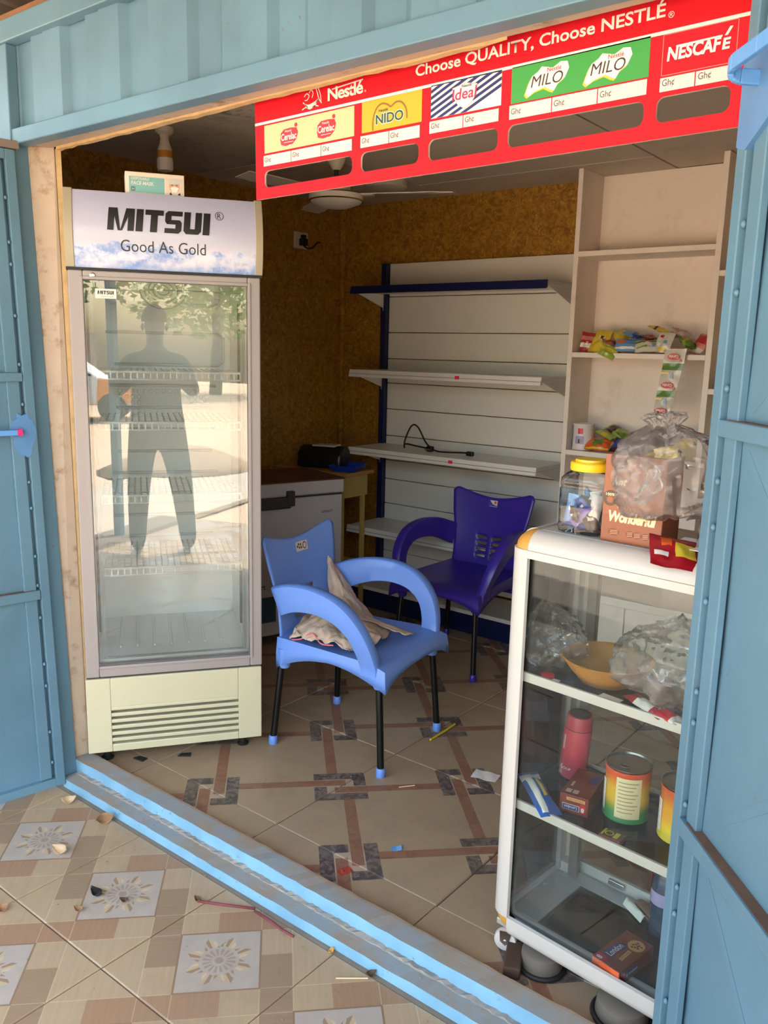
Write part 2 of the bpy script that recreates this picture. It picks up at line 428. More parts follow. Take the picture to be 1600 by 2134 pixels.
o = obj('trim_1', MB().box(XL, XL+.028, YB-.028, YB, ZF, ZC), WP, bevel=.008); tag(o, 'papered corner strip between left and back wall', kind='structure')
ceil = thing('ceiling', 'drab grey board ceiling with dark cracks and stains', kind='structure')
CEI = M('ceiling_board', (196, 184, 166), .85, var=.08, vscale=2.5, dirt=(70, 56, 44), dirt_amt=.35, dscale=2.8)
def stain_nodes():
    nt = CEI.node_tree; p_ = nt.nodes['Principled BSDF']; g = nt.nodes.new('ShaderNodeNewGeometry'); s = nt.nodes.new('ShaderNodeSeparateXYZ')
    nt.links.new(g.outputs['Position'], s.inputs[0]); x, y = X(nt, s.outputs[0]), X(nt, s.outputs[1])
    d = ((x+2.33)*(x+2.33)+(y-2.16)*(y-2.16)).pw(.5)
    k = ramp(nt, noise(nt, g.outputs['Position'], 11, 8, .75), .50, .60)*ramp(nt, d*-1, -.34, -.02)
    src = p_.inputs['Base Color'].links[0].from_socket
    nt.links.new(mixc(nt, k*.85, src, (34, 28, 24)), p_.inputs['Base Color'])
stain_nodes()
obj('roof_deck', MB().box(XL, XR, 1.52, YB, ZC+.05, ZC+.08), M('dark_void', (20, 17, 14), .9), ceil)
for i, (x0, x1) in enumerate(((-3.44, -2.655), (-2.65, -1.435), (-1.43, -.305), (-.30, .45))):
    for y0, y1 in ((1.535, 2.83), (2.835, 3.615), (3.62, 3.94)):
        if i > 1 and y0 == 2.835: y1 = 3.94
        elif i > 1 and y0 == 3.62: continue
        dz = random.uniform(0, .004)
        obj('ceiling_board', MB().box(x0, x1, y0, y1, ZC+dz, ZC+.012+dz), CEI, ceil)

# metal front: corrugated fascia between two beams
front = thing('wall_front', 'blue painted corrugated metal front above and beside the opening', kind='structure', loc=(0, 1.42, 0))
def corr(x0, n, T, z0, z1, rec=.024):
    for k in range(n):
        a = x0+k*T
        pts = [(0, .000), (.30*T, .003), (.37*T, rec), (.66*T, rec), (.76*T, .003), (1.012*T, .007)]
        mb = MB(); N = len(pts)
        vs = [(a+u, .012+d, z) for z in (z0, z1) for u, d in pts]
        fs = [(i, i+1, N+i+1, N+i) for i in range(N-1)]
        mb.add(vs, fs); obj('corrugated_panel', mb, BLUE, front, solid=.0016)
corr(-2.401-.277, 12, .277, 2.12, 2.40)
obj('bottom_beam', MB().box(-2.62, .5, 0, .046, 2.088, 2.133), BLUE, front, bevel=.003)
obj('top_beam', MB().box(-2.75, .5, -.012, .03, 2.372, 2.432), BLUE, front, bevel=.003)
obj('post', MB().box(-2.655, -2.578, -.004, .03, 2.09, 2.372), BLUE, front, bevel=.003)
corr(-3.56, 3, .277, 0, 2.40)
corr(-.40, 3, .277, 0, 2.12)
obj('infill', MB().box(-2.62, .5, .05, .09, 2.115, 2.42), M('fascia_back', (120, 110, 100), .9), front)
# left jamb: leaning blue post, then the wooden lining
def hexa(b, t):
    mb = MB(); return mb.add(list(b)+list(t), [(3,2,1,0),(4,5,6,7),(0,1,5,4),(1,2,6,5),(2,3,7,6),(3,0,4,7)])
jb = hexa([(-2.56,.002,0),(-2.483,.002,0),(-2.488,.058,0),(-2.56,.058,0)], [(-2.66,.002,2.09),(-2.575,.002,2.09),(-2.578,.05,2.09),(-2.66,.05,2.09)])
obj('left_jamb', jb, BLUE, front, bevel=.002)
obj('right_jamb', MB().box(-.425, -.36, .002, .058, 0, 2.09), BLUE, front, bevel=.002)
WOOD = M('painted_wood', (188, 168, 148), .75, var=.10, vscale=14, dirt=(120, 84, 54), dirt_amt=.75, dscale=15, bmp=.3, bscale=50)
PLY = M('raw_ply_edge', (206, 172, 122), .8, var=.25, vscale=30, bmp=.3)
o = obj('trim_2', hexa([(-2.58,1.478,.03),(-2.510,1.480,.06),(-2.500,1.534,.06),(-2.58,1.534,.03)], [(-2.65,1.468,2.10),(-2.580,1.468,2.10),(-2.526,1.528,2.10),(-2.65,1.53,2.10)]), WOOD, bevel=.003)
tag(o, 'scuffed pinkish wooden door lining on the left jamb', kind='structure')
o = obj('trim_3', hexa([(-2.60,1.535,ZF),(-2.503,1.535,ZF),(-2.498,1.545,ZF),(-2.60,1.545,ZF)], [(-2.65,1.531,2.09),(-2.522,1.531,2.09),(-2.512,1.541,2.09),(-2.65,1.541,2.09)]), PLY)
tag(o, 'raw edge of the thin lining board beside the left jamb', kind='structure')
tag(obj('trim_4', hexa([(-2.63,1.470,2.092),(-.36,1.468,2.092),(-.36,1.496,2.092),(-2.63,1.524,2.092)], [(-2.63,1.47,2.125),(-.36,1.47,2.125),(-.36,1.496,2.125),(-2.63,1.524,2.125)]), WOOD, bevel=.003), 'pinkish wooden lining under the metal header', kind='structure')
mb = MB(); rnd = random.Random(3); n = 44; vs = []
for i in range(n+1):
    x = -2.50+i/n*1.60; a = .5+.5*math.sin(x*2.2+1.0)
    e = 1.528+.010*a+rnd.uniform(-.003, .003)-(.008 if -2.5 < x < -2.06 else 0)-(.012 if x > -.95 else 0); zb = 2.086-.004*a+rnd.uniform(-.0015, .0015)
    b0 = 1.522-.0118*(x+2.63); vs += [(x, b0-.003, zb+.002), (x, b0+(e-1.520), zb), (x, b0+(e-1.520), zb+.035), (x, b0-.003, zb+.035)]
fs = []
for i in range(n):
    for q in range(4): fs.append((4*i+q, 4*i+4+q, 4*i+4+(q+1) % 4, 4*i+(q+1) % 4))
mb.add(vs, fs+[(0, 1, 2, 3), (4*n+3, 4*n+2, 4*n+1, 4*n)])
tag(obj('trim_5', mb, PLY), 'ragged raw ply edge along the header lining', kind='structure')
tag(obj('trim_6', MB().box(-.43, -.36, 1.48, 1.535, .03, 2.1), WOOD, bevel=.003), 'wooden door lining on the right jamb', kind='structure')

# veranda roof over the walkway, wood plate and rafters
roof = thing('veranda_roof', 'corrugated sheet roof on rough timber over walkway', kind='structure', loc=(0, 0, 0))
RAF = M('rough_timber', (150, 106, 74), .85, var=.3, vscale=12, bmp=.3)
def roof_z(y): return 2.66+(.045)*(1.42-y)
mb = MB(); T = .09; nx = int(5.6/T*4)
def rf(u, v):
    x = -3.9+5.6*u; y = -1.05+5.1*v
    return (x, y, roof_z(y)+.012*math.sin(2*math.pi*x/T))
mb.grid(nx, 4, rf); obj('roof_sheet', mb, M('old_roof_sheet', (120, 108, 94), .7, var=.3, vscale=4), roof, smooth=180, solid=.002)
obj('wall_plate', MB().box(-3.6, .6, 1.455, 1.52, 2.44, 2.478), RAF, roof, bevel=.004)
for x in (-3.3, -2.66, -1.95, -1.05, -.15, .75):
    b = MB()
    b.add([(x, -1.0, roof_z(-1.0)-.13), (x+.05, -1.0, roof_z(-1.0)-.13), (x+.05, 4.0, roof_z(4.0)-.055), (x, 4.0, roof_z(4.0)-.055),
           (x, -1.0, roof_z(-1.0)-.016), (x+.05, -1.0, roof_z(-1.0)-.016), (x+.05, 4.0, roof_z(4.0)-.016), (x, 4.0, roof_z(4.0)-.016)],
          [(3,2,1,0),(4,5,6,7),(0,1,5,4),(1,2,6,5),(2,3,7,6),(3,0,4,7)])
    obj('rafter', b, RAF, roof)
for x in (-3.4, .78):
    obj('veranda_post', MB().box(x-.03, x+.03, -.83, -.77, 0, roof_z(-.8)-.03), BLUE, roof, bevel=.004)

# door leaves
def leaf(name, label, O, du, dn, shear):
    t = thing(name, label, kind='structure', loc=O)
    M4 = Matrix(((du[0], -dn[0], shear, 0), (du[1], -dn[1], 0, 0), (0, 0, 1, 0), (0, 0, 0, 1)))
    def part(nm, mb, mat, parent=t, **k):
        for i, v in enumerate(mb.v): mb.v[i] = tuple(M4 @ Vector(v))
        o = obj(nm, mb, mat, parent, **k)
        o.data.flip_normals() if M4.determinant() < 0 else None
        return o
    Z0, Z1, W = .0, 2.05, 1.0
    fr = part('frame', MB().box(0, .030, .0, .034, Z0, Z1).box(W-.03, W, 0, .034, Z0, Z1).box(.03, W-.03, .0, .034, Z0, Z0+.028).box(.03, W-.03, 0, .034, Z1-.03, Z1), BLUE, bevel=.002)
    part('edge_strip', MB().box(.041, .079, .007, .02, Z0+.03, Z1-.03).box(W-.08, W-.04, .007, .02, Z0+.03, Z1-.03), BLUE, bevel=.002)
    part('back_sheet', MB().box(.002, W-.002, .0285, .031, Z0+.004, Z1-.004), BLUE)
    for z0, z1 in ((.674, .705), (1.377, 1.404)):
        rl = part('rail', MB().box(.032, W-.032, -.002, .03, z0-.02, z1-.02), BLUE, bevel=.002)
        part('rail_dust', MB().box(.05, W-.05, .002, .028, z1-.02, z1-.019), M('rust_dust', (122, 92, 74), .9, var=.3, vscale=30), rl)
    for z0, z1 in ((.028, .654), (.685, 1.357), (1.384, 2.02)):
        b = MB(); x0, x1 = .07, W-.07; cx, cz = (x0+x1)/2, (z0+z1)/2; e = .020
        # shallow embossed cross: four facets meeting at raised diagonals
        b.add([(x0, .02, z0), (x1, .02, z0), (x1, .02, z1), (x0, .02, z1), (cx, .02-e, cz), (cx, .026, z0), (x1, .026, cz), (cx, .026, z1), (x0, .026, cz)],
              [(0, 5, 4), (5, 1, 4), (1, 6, 4), (6, 2, 4), (2, 7, 4), (7, 3, 4), (3, 8, 4), (8, 0, 4)])
        pn = part('panel', b, BLUE)
        for (ax, az) in ((x0, z0), (x1, z1), (x0, z1), (x1, z0)):
            d = Vector((cx-ax, 0, cz-az)); q = d.normalized(); s = Vector((-q.z, 0, q.x))*.008
            p0 = Vector((ax, .019, az))+d*.06; p1 = Vector((cx, -.002, cz))
            c = MB().add([p0-s, p1-s, p1+s, p0+s, p0-s+Vector((0, .01, 0)), p1-s+Vector((0, .01, 0)), p1+s+Vector((0, .01, 0)), p0+s+Vector((0, .01, 0))],
                         [(3,2,1,0),(4,5,6,7),(0,1,5,4),(1,2,6,5),(2,3,7,6),(3,0,4,7)])
            part('crease', c, BLUE, pn)
    rnd = random.Random(7 if shear else 9)
    w = MB()
    for k in range(16):
        z = .1+k*.122+rnd.uniform(-.04, .04); x = .036
        w.lathe([(.0001, -.006), (.004, -.003), (.005, 0), (.004, .004), (.0001, .007)], 8, mat=Matrix.Translation((x, .006, z)))
    part('weld_bead', w, BLUE, fr, smooth=180, kind='stuff')
    return t, part
def blob(cx, cz, rx, rz, n=22, seed=1, jag=.18):
    r = random.Random(seed); return [(cx+rx*math.cos(2*math.pi*i/n)*(1+r.uniform(-jag, jag)), cz+rz*math.sin(2*math.pi*i/n)*(1+r.uniform(-jag, jag))) for i in range(n)]
ld, lp_ = leaf('door_1', 'left blue metal door leaf opened outward with creased panels', (-2.458, 1.415, .02), (-.181, -.983), (.983, -.181), -.1/2.05)
bo = lp_('bolt', MB().box(.066, .6, -.022, -.004, 1.192, 1.209), BLUEB, bevel=.002)
lp_('bolt_tip', MB().box(.052, .0662, -.0228, -.0035, 1.191, 1.2105), M('pink_paint', (226, 40, 110), .5), bo)
lp_('paint_patch', MB().prism(blob(.040, 1.195, .034, .066, seed=5), -.0012, .02, 'y'), FADE)
lp_('paint_patch', MB().prism(blob(.14, 1.86, .06, .10, seed=8), .004, .02, 'y'), FADE)
lp_('hinge', MB().box(-.012, .10, -.01, .02, 2.052, 2.075), M('rusty_hinge', (150, 132, 122), .8, var=.3), bevel=.002)
rd, rp_ = leaf('door_2', 'right blue metal door leaf opened outward toward the viewer', (-.43, 1.415, .02), (.661, -.75), (-.75, -.661), 0.0)
rp_('paint_patch', MB().prism([(.0, 1.80), (.028, 1.79), (.09, 1.82), (.12, 1.87), (.09, 1.93), (.0, 1.935)], -.0015, .02, 'y'), FADE)
hs = [(.052, 0.0, 1.885), (.052, -.030, 1.886), (.053, -.042, 1.890), (.060, -.048, 1.896), (.075, -.050, 1.898), (.15, -.050, 1.898), (.30, -.050, 1.898)]
b = MB()
for k in range(len(hs)-1):
    p, q = Vector(hs[k]), Vector(hs[k+1]); dirv = (q-p).normalized(); sd = dirv.cross(Vector((0, 0, 1))).normalized()*.005
    up = Vector((0, 0, .011))
    b.add([p-sd-up, q-sd-up, q+sd-up, p+sd-up, p-sd+up, q-sd+up, q+sd+up, p+sd+up], [(3,2,1,0),(4,5,6,7),(0,1,5,4),(1,2,6,5),(2,3,7,6),(3,0,4,7)])
rp_('hasp', b, BLUEB, bevel=.002)

# ------------------------------------------------------------------ display fridge
BLK = M('black_print', (28, 24, 24), .5); WHT = M('white_print', (222, 214, 206), .55)
fr = thing('display_fridge', 'tall white glass-door display fridge with snowy mountains on its header', 'fridge', (-2.453, 1.503, ZF), R(54.3))
FW, FD = .60, .58
CREAM = M('cream_enamel', (200, 194, 162), .4, var=.04); GREYF = M('door_frame_grey', (156, 146, 142), .35, var=.05, vscale=3)
LINER = M('white_liner', (226, 228, 227), .35); DKG = M('dark_gap', (40, 38, 38), .7)
k0 = .05   # underside above the floor
cab = MB()
for b in ((0, .03, .05, FD, .33, 1.905), (FW-.03, FW, .05, FD, .33, 1.905), (.03, FW-.03, FD-.03, FD, .33, 1.905), (.03, FW-.03, .05, FD, 1.70, 1.905), (.03, FW-.03, .05, FD-.03, .33, .36)): cab.box(*b)
obj('cabinet', cab, M('cabinet_grey', (178, 172, 166), .4), fr, bevel=.003)
ln = MB()
for b in ((.03, .042, .055, FD-.03, .36, 1.70), (FW-.042, FW-.03, .055, FD-.03, .36, 1.70), (.042, FW-.042, FD-.042, FD-.03, .36, 1.70), (.042, FW-.042, .055, FD-.04, 1.688, 1.70), (.042, FW-.042, .055, FD-.04, .36, .372)): ln.box(*b)
li = obj('liner', ln, LINER, fr, bevel=.002)
rib = MB()   # pressed evaporator plate on the back wall
for k in range(9):
    z = 1.30+.0-.085*k
    rib.tube([(.10+.02*(k % 2), FD-.044, z), (.50-.02*(k % 2), FD-.044, z)], .006, 6)
rib.tube([(.09, FD-.045, 1.50), (.51, FD-.045, 1.50), (.53, FD-.045, 1.48), (.53, FD-.045, 1.40), (.51, FD-.045, 1.38), (.12, FD-.045, 1.38)], .006, 6)
obj('cooling_plate', rib, LINER, li, smooth=180)
dm = MB()
for i in range(15):
    for j in range(5):
        if 3 < i < 11 and 0 < j < 4: continue
        dm.lathe([(.009, 0), (.007, .004), (.0001, .005)], 10, mat=Matrix.Translation((.135+.0235*i, FD-.042, 1.19+.022*j)) @ Matrix.Rotation(R(90), 4, 'X'))
obj('dimple', dm, LINER, li, smooth=40, kind='stuff')
fl = MB()
for k in range(7): fl.box(.11+.06*k, .118+.06*k, .16, .50, .372, .381)
obj('floor_rib', fl, LINER, li, bevel=.003)
fanb = MB().lathe([(.0, 0), (.085, 0), (.085, .02), (.075, .03), (.0, .03)], 28)
fo = obj('fan_guard', MB().box(.10, .50, .30, FD-.04, 1.60, 1.69), LINER, fr, bevel=.02)
fg = MB()
for r_ in (.02, .035, .05, .065, .08): fg.tube([(r_*math.cos(a*math.pi/14), 0, r_*math.sin(a*math.pi/14)*.8) for a in range(28)], .0016, 5, closed=True)
obj('fan_grille', fg, M('grille_grey', (170, 172, 172), .4), fo, (.30, .296, 1.645), smooth=180)
# header light box with convex front, print and caps
def hy(z): t = (z-1.79)/.12; return .012-.030*(1-t*t)      # front bow
hd = MB()
zs = [1.688+.234*i/12 for i in range(13)]
prof = [(hy(z), z) for z in zs]
hd.prism([(y, z) for y, z in prof]+[(.30, zs[-1]), (.30, zs[0])][::1], .027, FW-.013, 'x')
def header_mat():
    m, nt, p = newmat('mountain_header_print'); vec, x, y, z = coords(nt)
    h1 = noise(nt, vec, 11, 6, .62, 0, (1, .02, .02)); h2 = noise(nt, vec, 7, 7, .65, 0, (1, .02, .35)); h3 = noise(nt, vec, 24, 7, .7)
    sky = mixc(nt, ramp(nt, z, 1.70, 1.92), (196, 196, 214), (176, 176, 200))
    ridge = (h1-.5)*.10+1.756; k = ramp(nt, (ridge-z), -.0015, .003)
    mt = mixc(nt, ramp(nt, h3, .4, .62), (112, 146, 206), (196, 204, 226))
    c = mixc(nt, k*.9, sky, mt)
    fog = ramp(nt, noise(nt, vec, 9, 4, .5, 0, (1, .1, 2.2)), .42, .62)
    c = mixc(nt, fog*ramp(nt, z, 1.775, 1.72)*.8, c, (228, 222, 232))
    ridge2 = (h2-.5)*.10+1.708; k2 = ramp(nt, (ridge2-z), -.004, .03)
    c = mixc(nt, k2*.9, c, mixc(nt, h3, (74, 124, 200), (150, 184, 226)))
    nt.links.new(c, p.inputs['Base Color']); p.inputs['Roughness'].default_value = .22; return m
hp = obj('header_panel', hd, header_mat(), fr, smooth=30)
for x0, x1, nm in ((.0, .027, 'l'), (FW-.013, FW+.012, 'r')):
    obj('header_cap', MB().prism([(y-.003, z+(.004 if i == 12 else 0)) for i, (y, z) in enumerate(prof)]+[(.30, zs[-1]+.004), (.30, zs[0])], x0, x1, 'x'), M('header_cap_beige', (166, 154, 130), .4), fr, smooth=30, bevel=.002)
obj('header_gap', MB().box(.0, FW+.01, .0, .28, 1.680, 1.688), DKG, fr)
hf = lambda px, pz: (px, hy(pz)-.0012, pz)
def heavy_caps(parent, mat, box, fn, shear=.13):
    """MITSUI in heavy slanted capitals, one mesh per letter"""
    x0, x1, z0, z1 = box; W_, H_ = 6.02, 1.0
    M_ = [[(0, 0), (.36, 0), (.36, 1), (0, 1)], [(.36, 1), (.36, .62), (.60, 0), (.74, 0), (.74, .02), (.50, 1)], [(.74, .02), (.74, 0), (.84, 0), (1.14, .62), (1.14, 1), (1.0, 1)], [(1.14, 0), (1.50, 0), (1.50, 1), (1.14, 1)]]
    I_ = [[(0, 0), (.40, 0), (.40, 1), (0, 1)]]
    T_ = [[(0, .76), (1.06, .76), (1.06, 1), (0, 1)], [(.33, 0), (.73, 0), (.73, .76), (.33, .76)]]
    S_ = [[(0, 0), (.82, 0), (.98, .12), (.98, .22), (0, .22)], [(.62, .22), (.98, .22), (.98, .48), (.86, .60), (.62, .60)], [(.12, .40), (.62, .40), (.62, .60), (.12, .60)], [(0, .52), (.12, .40), (.36, .60), (.36, .78), (0, .78)], [(0, .78), (1.0, .78), (1.0, 1), (.16, 1), (0, .88)]]
    U_ = [[(0, .14), (.38, .14), (.38, 1), (0, 1)], [(.66, .14), (1.04, .14), (1.04, 1), (.66, 1)], [(0, .14), (.16, 0), (.88, 0), (1.04, .14), (.66, .24), (.38, .24)]]
    x = 0
    for gl, w in ((M_, 1.50), (I_, .40), (T_, 1.06), (S_, 1.0), (U_, 1.04), (I_, .40)):
        mb = MB()
        for q in gl:
            mb.add([(x+a, b, 0) for a, b in q], [tuple(range(len(q)))])
        me = mb.mesh('lettering', [mat]); bm = bmesh.new(); bm.from_mesh(me)
        for k in range(1, 12): bmesh.ops.bisect_plane(bm, geom=bm.verts[:]+bm.edges[:]+bm.faces[:], plane_co=(0, k/12, 0), plane_no=(0, 1, 0))
        bm.to_mesh(me); bm.free()
        for v in me.vertices:
            px = v.co.x+(v.co.y-.5)*shear+shear*.5; v.co = Vector(fn(x0+px/(5.90+shear)*(x1-x0), z0+v.co.y*(z1-z0)))
        obj('lettering', me, mat, parent); x += w+.10
heavy_caps(hp, BLK, (.127, .445, 1.803, 1.872), hf)
text('lettering', 'Good As Gold', BLK, hp, (.166, .427, 1.741, 1.776), fn=hf, bold=-.004)
text('lettering', 'R', BLK, hp, (.466, .478, 1.858, 1.874), fn=hf)
ring = MB(); a = [hf(*q) for q in ell(.472, 1.866, .0135, .0135, 20)]; b = [hf(*q) for q in ell(.472, 1.866, .0118, .0118, 20)]
ring.add(a+b, [(i, (i+1) % 20, 20+(i+1) % 20, 20+i) for i in range(20)]); obj('lettering', ring, BLK, hp)
# door
dr = MB(); gx0, gx1, gz0, gz1 = .048, .562, .368, 1.652
dr.box(.004, gx0, 0, .045, .328, 1.680).box(gx1, FW+.004, 0, .045, .328, 1.680).box(gx0, gx1, 0, .045, .328, gz0).box(gx0, gx1, 0, .045, gz1, 1.680)
door = obj('door', dr, GREYF, fr, bevel=.004)
bd = MB(); e = .010
bd.box(gx0-e, gx0, -.004, .01, gz0-e, gz1+e).box(gx1, gx1+e, -.004, .01, gz0-e, gz1+e).box(gx0, gx1, -.004, .01, gz0-e, gz0).box(gx0, gx1, -.004, .01, gz1, gz1+e)
obj('glazing_bead', bd, GREYF, door, bevel=.002)
obj('glass_pane', MB().box(gx0, gx1, .014, .020, gz0, gz1), glass('coated_glass', 1.78, (250, 252, 251)), door)
gk = MB(); gk.tube([(gx0+.022, .03, gz0+.02), (gx1-.018, .03, gz0+.02), (gx1-.018, .03, gz1-.022), (gx0+.022, .03, gz1-.022)], .006, 6, closed=True)
obj('gasket', gk, M('gasket_grey', (150, 152, 152), .6), door)
obj('lock', MB().lathe([(.009, 0), (.009, .003), (.006, .004), (.006, .002), (.0001, .002)], 16, mat=Matrix.Translation((.078, 0, 1.676-.012)) @ Matrix.Rotation(R(90), 4, 'X')), M('chrome', (190, 188, 186), .25, 1.0), door, smooth=30)
st = flat('sticker', rect(.083, .147, 1.596, 1.626), WHT, door, .0125)
flat('sticker_border', [(.083, 1.596), (.147, 1.596), (.147, 1.626), (.083, 1.626)], BLK, st, .0132, (-.001*0, 0, 0))
heavy_caps(st, BLK, (.090, .140, 1.609, 1.620), lambda a, b: (a, .0122, b))
text('lettering', 'Good As Gold', M('grey_print', (130, 120, 116), .5), st, (.099, .138, 1.600, 1.605), y=.0122)
# wire shelves
WIRE = M('white_wire', (226, 226, 222), .35)
for z in (1.366, 1.196, .945, .690):
    w = MB(); y0, y1, x0, x1 = .085, .50, .075, .545
    for zz in (z, z-.026): w.tube([(x0, y0, zz), (x1, y0, zz)], .0034, 6)
    for i in range(23): xx = x0+(x1-x0)*i/22; w.tube([(xx, y0, z-.026), (xx, y0, z), (xx, y1, z)], .0025, 4)
    for j in range(9): yy = y0+(y1-y0)*j/8; w.tube([(x0, yy, z-.003), (x1, yy, z-.003)], .0022, 5)
    obj('wire_shelf', w, WIRE, fr, smooth=60)
for xx in (.05, .545): obj('shelf_rail', MB().box(xx-.004, xx+.004, .12, .135, .45, 1.60), M('rail_dark', (72, 76, 82), .4, .6), fr)
# plinth with louvres
pl = MB(); x0, x1 = .0, FW+.002; sl = [(.081, .519, .078+.0232*k, .087+.0232*k) for k in range(6)]
pl.box(x0, .081, 0, .06, k0, .322).box(.519, x1, 0, .06, k0, .322).box(.081, .519, 0, .06, .214, .322).box(.081, .519, 0, .06, k0, .078)
for k in range(6):
    z = .087+.0232*k
    if k < 5: pl.add([(.081, 0, z), (.519, 0, z), (.519, 0, z+.0142), (.081, 0, z+.0142), (.081, .03, z+.010), (.519, .03, z+.010)], [(0, 1, 2, 3), (0, 4, 5, 1), (3, 2, 5, 4)])
    else: pl.box(.081, .519, 0, .03, z, .216)
p_ = obj('base_panel', pl, CREAM, fr, bevel=.003)
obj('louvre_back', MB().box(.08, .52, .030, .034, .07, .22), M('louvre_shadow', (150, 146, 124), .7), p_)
obj('base_shadow_gap', MB().box(.004, FW, .01, .05, .322, .329), DKG, fr)
obj('compressor_body', MB().box(.01, FW-.01, .06, FD-.02, k0+.01, .33), M('cabinet_grey'), fr)
for xx, yy in ((.06, .06), (.54, .06), (.06, .5), (.54, .5)):
    obj('foot', MB().lathe([(.020, 0), (.022, .006), (.012, .012), (.012, k0+.02)], 14, mat=Matrix.Translation((xx, yy, 0))), M('black_rubber', (24, 22, 22), .7), fr, smooth=40)
# box of masks on the fridge
mk = thing('face_mask_box', 'white and teal cardboard face mask box on top of display fridge', 'box', (0, 0, 0)); mk.matrix_world = fr.matrix_world
from mathutils import Euler
mk.location = Vector((-2.453, 1.503, ZF))+Matrix.Rotation(R(54.3), 3, 'Z') @ Vector((.185, .035, 1.924)); mk.rotation_euler = (0, 0, R(56))
obj('carton', MB().box(0, .182, 0, .095, 0, .066), M('white_card', (226, 214, 198), .6), mk, bevel=.0015)
flat('printed_panel', rect(.012, .120, .004, .052), M('teal_print', (120, 178, 176), .5), mk, -.0007)
text('lettering', 'DISPOSABLE', WHT, mk, (.018, .074, .042, .050), y=-.0009, bold=.01, shear=.15)
text('lettering', 'FACE MASK', WHT, mk, (.018, .088, .027, .038), y=-.0009, bold=.02, shear=.2)
flat('printed_symbol', [(.018, .008), (.030, .008), (.030, .021), (.018, .021)], M('dark_teal', (50, 96, 100), .5), mk, -.0009)
text('lettering', 'H', WHT, mk, (.021, .027, .010, .019), y=-.0013)
ph = flat('portrait_print', rect(.124, .178, .004, .054), M('portrait_ground', (216, 202, 188), .5), mk, -.0007)
flat('face_print', ell(.151, .030, .016, .020), M('skin_print', (206, 160, 132), .5), ph, -.0010)
flat('cap_print', [(.133, .036)]+ell(.151, .038, .018, .015, 16)[0:9][::1]+[(.133, .036)][:0], M('cap_print', (196, 202, 200), .5), ph, -.0013)
flat('mask_print', [(.138, .026), (.144, .011), (.158, .011), (.165, .026), (.151, .030)], M('mask_print_white', (232, 226, 220), .5), ph, -.0013)
for xx in (.144, .158): flat('eye_print', ell(xx, .0335, .003, .0013, 8), BLK, ph, -.0013)
flat('collar_print', [(.135, .004), (.145, .004), (.138, .012)], BLK, ph, -.0012); flat('collar_print', [(.160, .004), (.171, .004), (.167, .012)], BLK, ph, -.0012)

# ------------------------------------------------------------------ price board
RED = M('board_red', (206, 20, 34), .55, var=.05, vscale=2, spec=.2); CREAMP = M('cream_print', (216, 182, 136), .5)
sg = thing('price_board', 'long red plastic price board with product panels and cut-out slots, hanging under header', 'sign', (-1.652, 1.556, 1.868), rot=(0, -R(.86), 0))
SW, SH = 1.215, .262
holes = [(.031, .320, .026, .066), (.346, .509, .026, .068), (.535, .707, .026, .069), (.730, 1.010, .026, .069), (1.033, 1.161, .027, .070)]
def board(y0, y1):
    mb = MB(); xs = [0.0]
    zlo, zhi = .024, .0715
    # lower strip, upper strip, posts between rounded cut-outs
    mb.box(0, SW, y0, y1, 0, holes[0][2]-.0005); mb.box(0, SW, y0, y1, zhi, SH)
    prev = 0
    for (a, b, c, d) in holes:
        mb.box(prev, a, y0, y1, holes[0][2]-.0005, zhi); prev = b
        if d < zhi: mb.box(a, b, y0, y1, d, zhi)
        if c > .0256: mb.box(a, b, y0, y1, .0255, c)
        r = .014; n = 5
        for cx, cz, sx, sz in ((a, c, 1, 1), (b, c, -1, 1), (b, d, -1, -1), (a, d, 1, -1)):
            arc = [(cx+sx*(r-r*math.sin(R(90*i/n))), cz+sz*(r-r*math.cos(R(90*i/n)))) for i in range(n+1)]
            pts = [(cx, cz)]+arc
            if sx*sz < 0: pts = pts[::-1]
            mb.prism(pts[::-1], y0, y1, 'y')
    mb.box(prev, SW, y0, y1, holes[0][2]-.0005, zhi); return mb
obj('board', board(0, .005), M('board_white_core', (222, 206, 190), .5), sg)
obj('red_face', board(-.0006, 0), RED, sg)
def sp(name, pts, mat, y=-.0012, parent=sg): return flat(name, pts, mat, parent, y)
sp('printed_line', [(.0, .176), (SW, .172), (SW, .178), (.0, .182)], WHT)
panels = {'c': (.033, .326, .107, .172, CREAMP), 'n': (.349, .516, .109, .174, M('yellow_print', (206, 158, 26), .5)), 'i': (.540, .712, .110, .176, WHT), 'm': (.735, 1.015, .108, .175, M('green_print', (52, 142, 52), .35))}
pp = {k: sp('printed_panel', rect(*v[:4]), v[4]) for k, v in panels.items()}
for x0, x1, z0, z1, nm in ((1.038, 1.166, .104, .172, 0),):
    e = .0012
    for r_ in (rect(x0, x1, z0, z0+e), rect(x0, x1, z1-e, z1), rect(x0, x0+e, z0, z1), rect(x1-e, x1, z0, z1)): sp('printed_frame', r_, M('pale_red', (236, 120, 110), .4))
PRT = M('ghc_grey', (78, 66, 64), .5); PST = M('price_strip', (216, 196, 190), .55)
for z0, z1, cells in ((.077, .102, (.029, .126, .224, .321)), (.078, .103, (.345, .428, .513)), (.081, .105, (.537, .623, .709)), (.079, .105, (.732, .826, .920, 1.015)), (.078, .101, (1.037, 1.100, 1.164))):
    for a, b in zip(cells[:-1], cells[1:]):
        s_ = sp('price_strip', rect(a, b-.002, z0, z1), PST)
        text('lettering', 'Gh¢', PRT, s_, (a+.004, a+.026, z0+.006, z0+.020), y=-.0016, bold=.0)
text('lettering', 'Nestlé', WHT, sg, (.245, .352, .194, .222), y=-.0014, bold=.025, spacing=.9)
sp('lettering', [(.258, .217), (.351, .222), (.351, .2245), (.258, .2195)], WHT)
text('lettering', '®', WHT, sg, (.356, .361, .195, .200), y=-.0014)
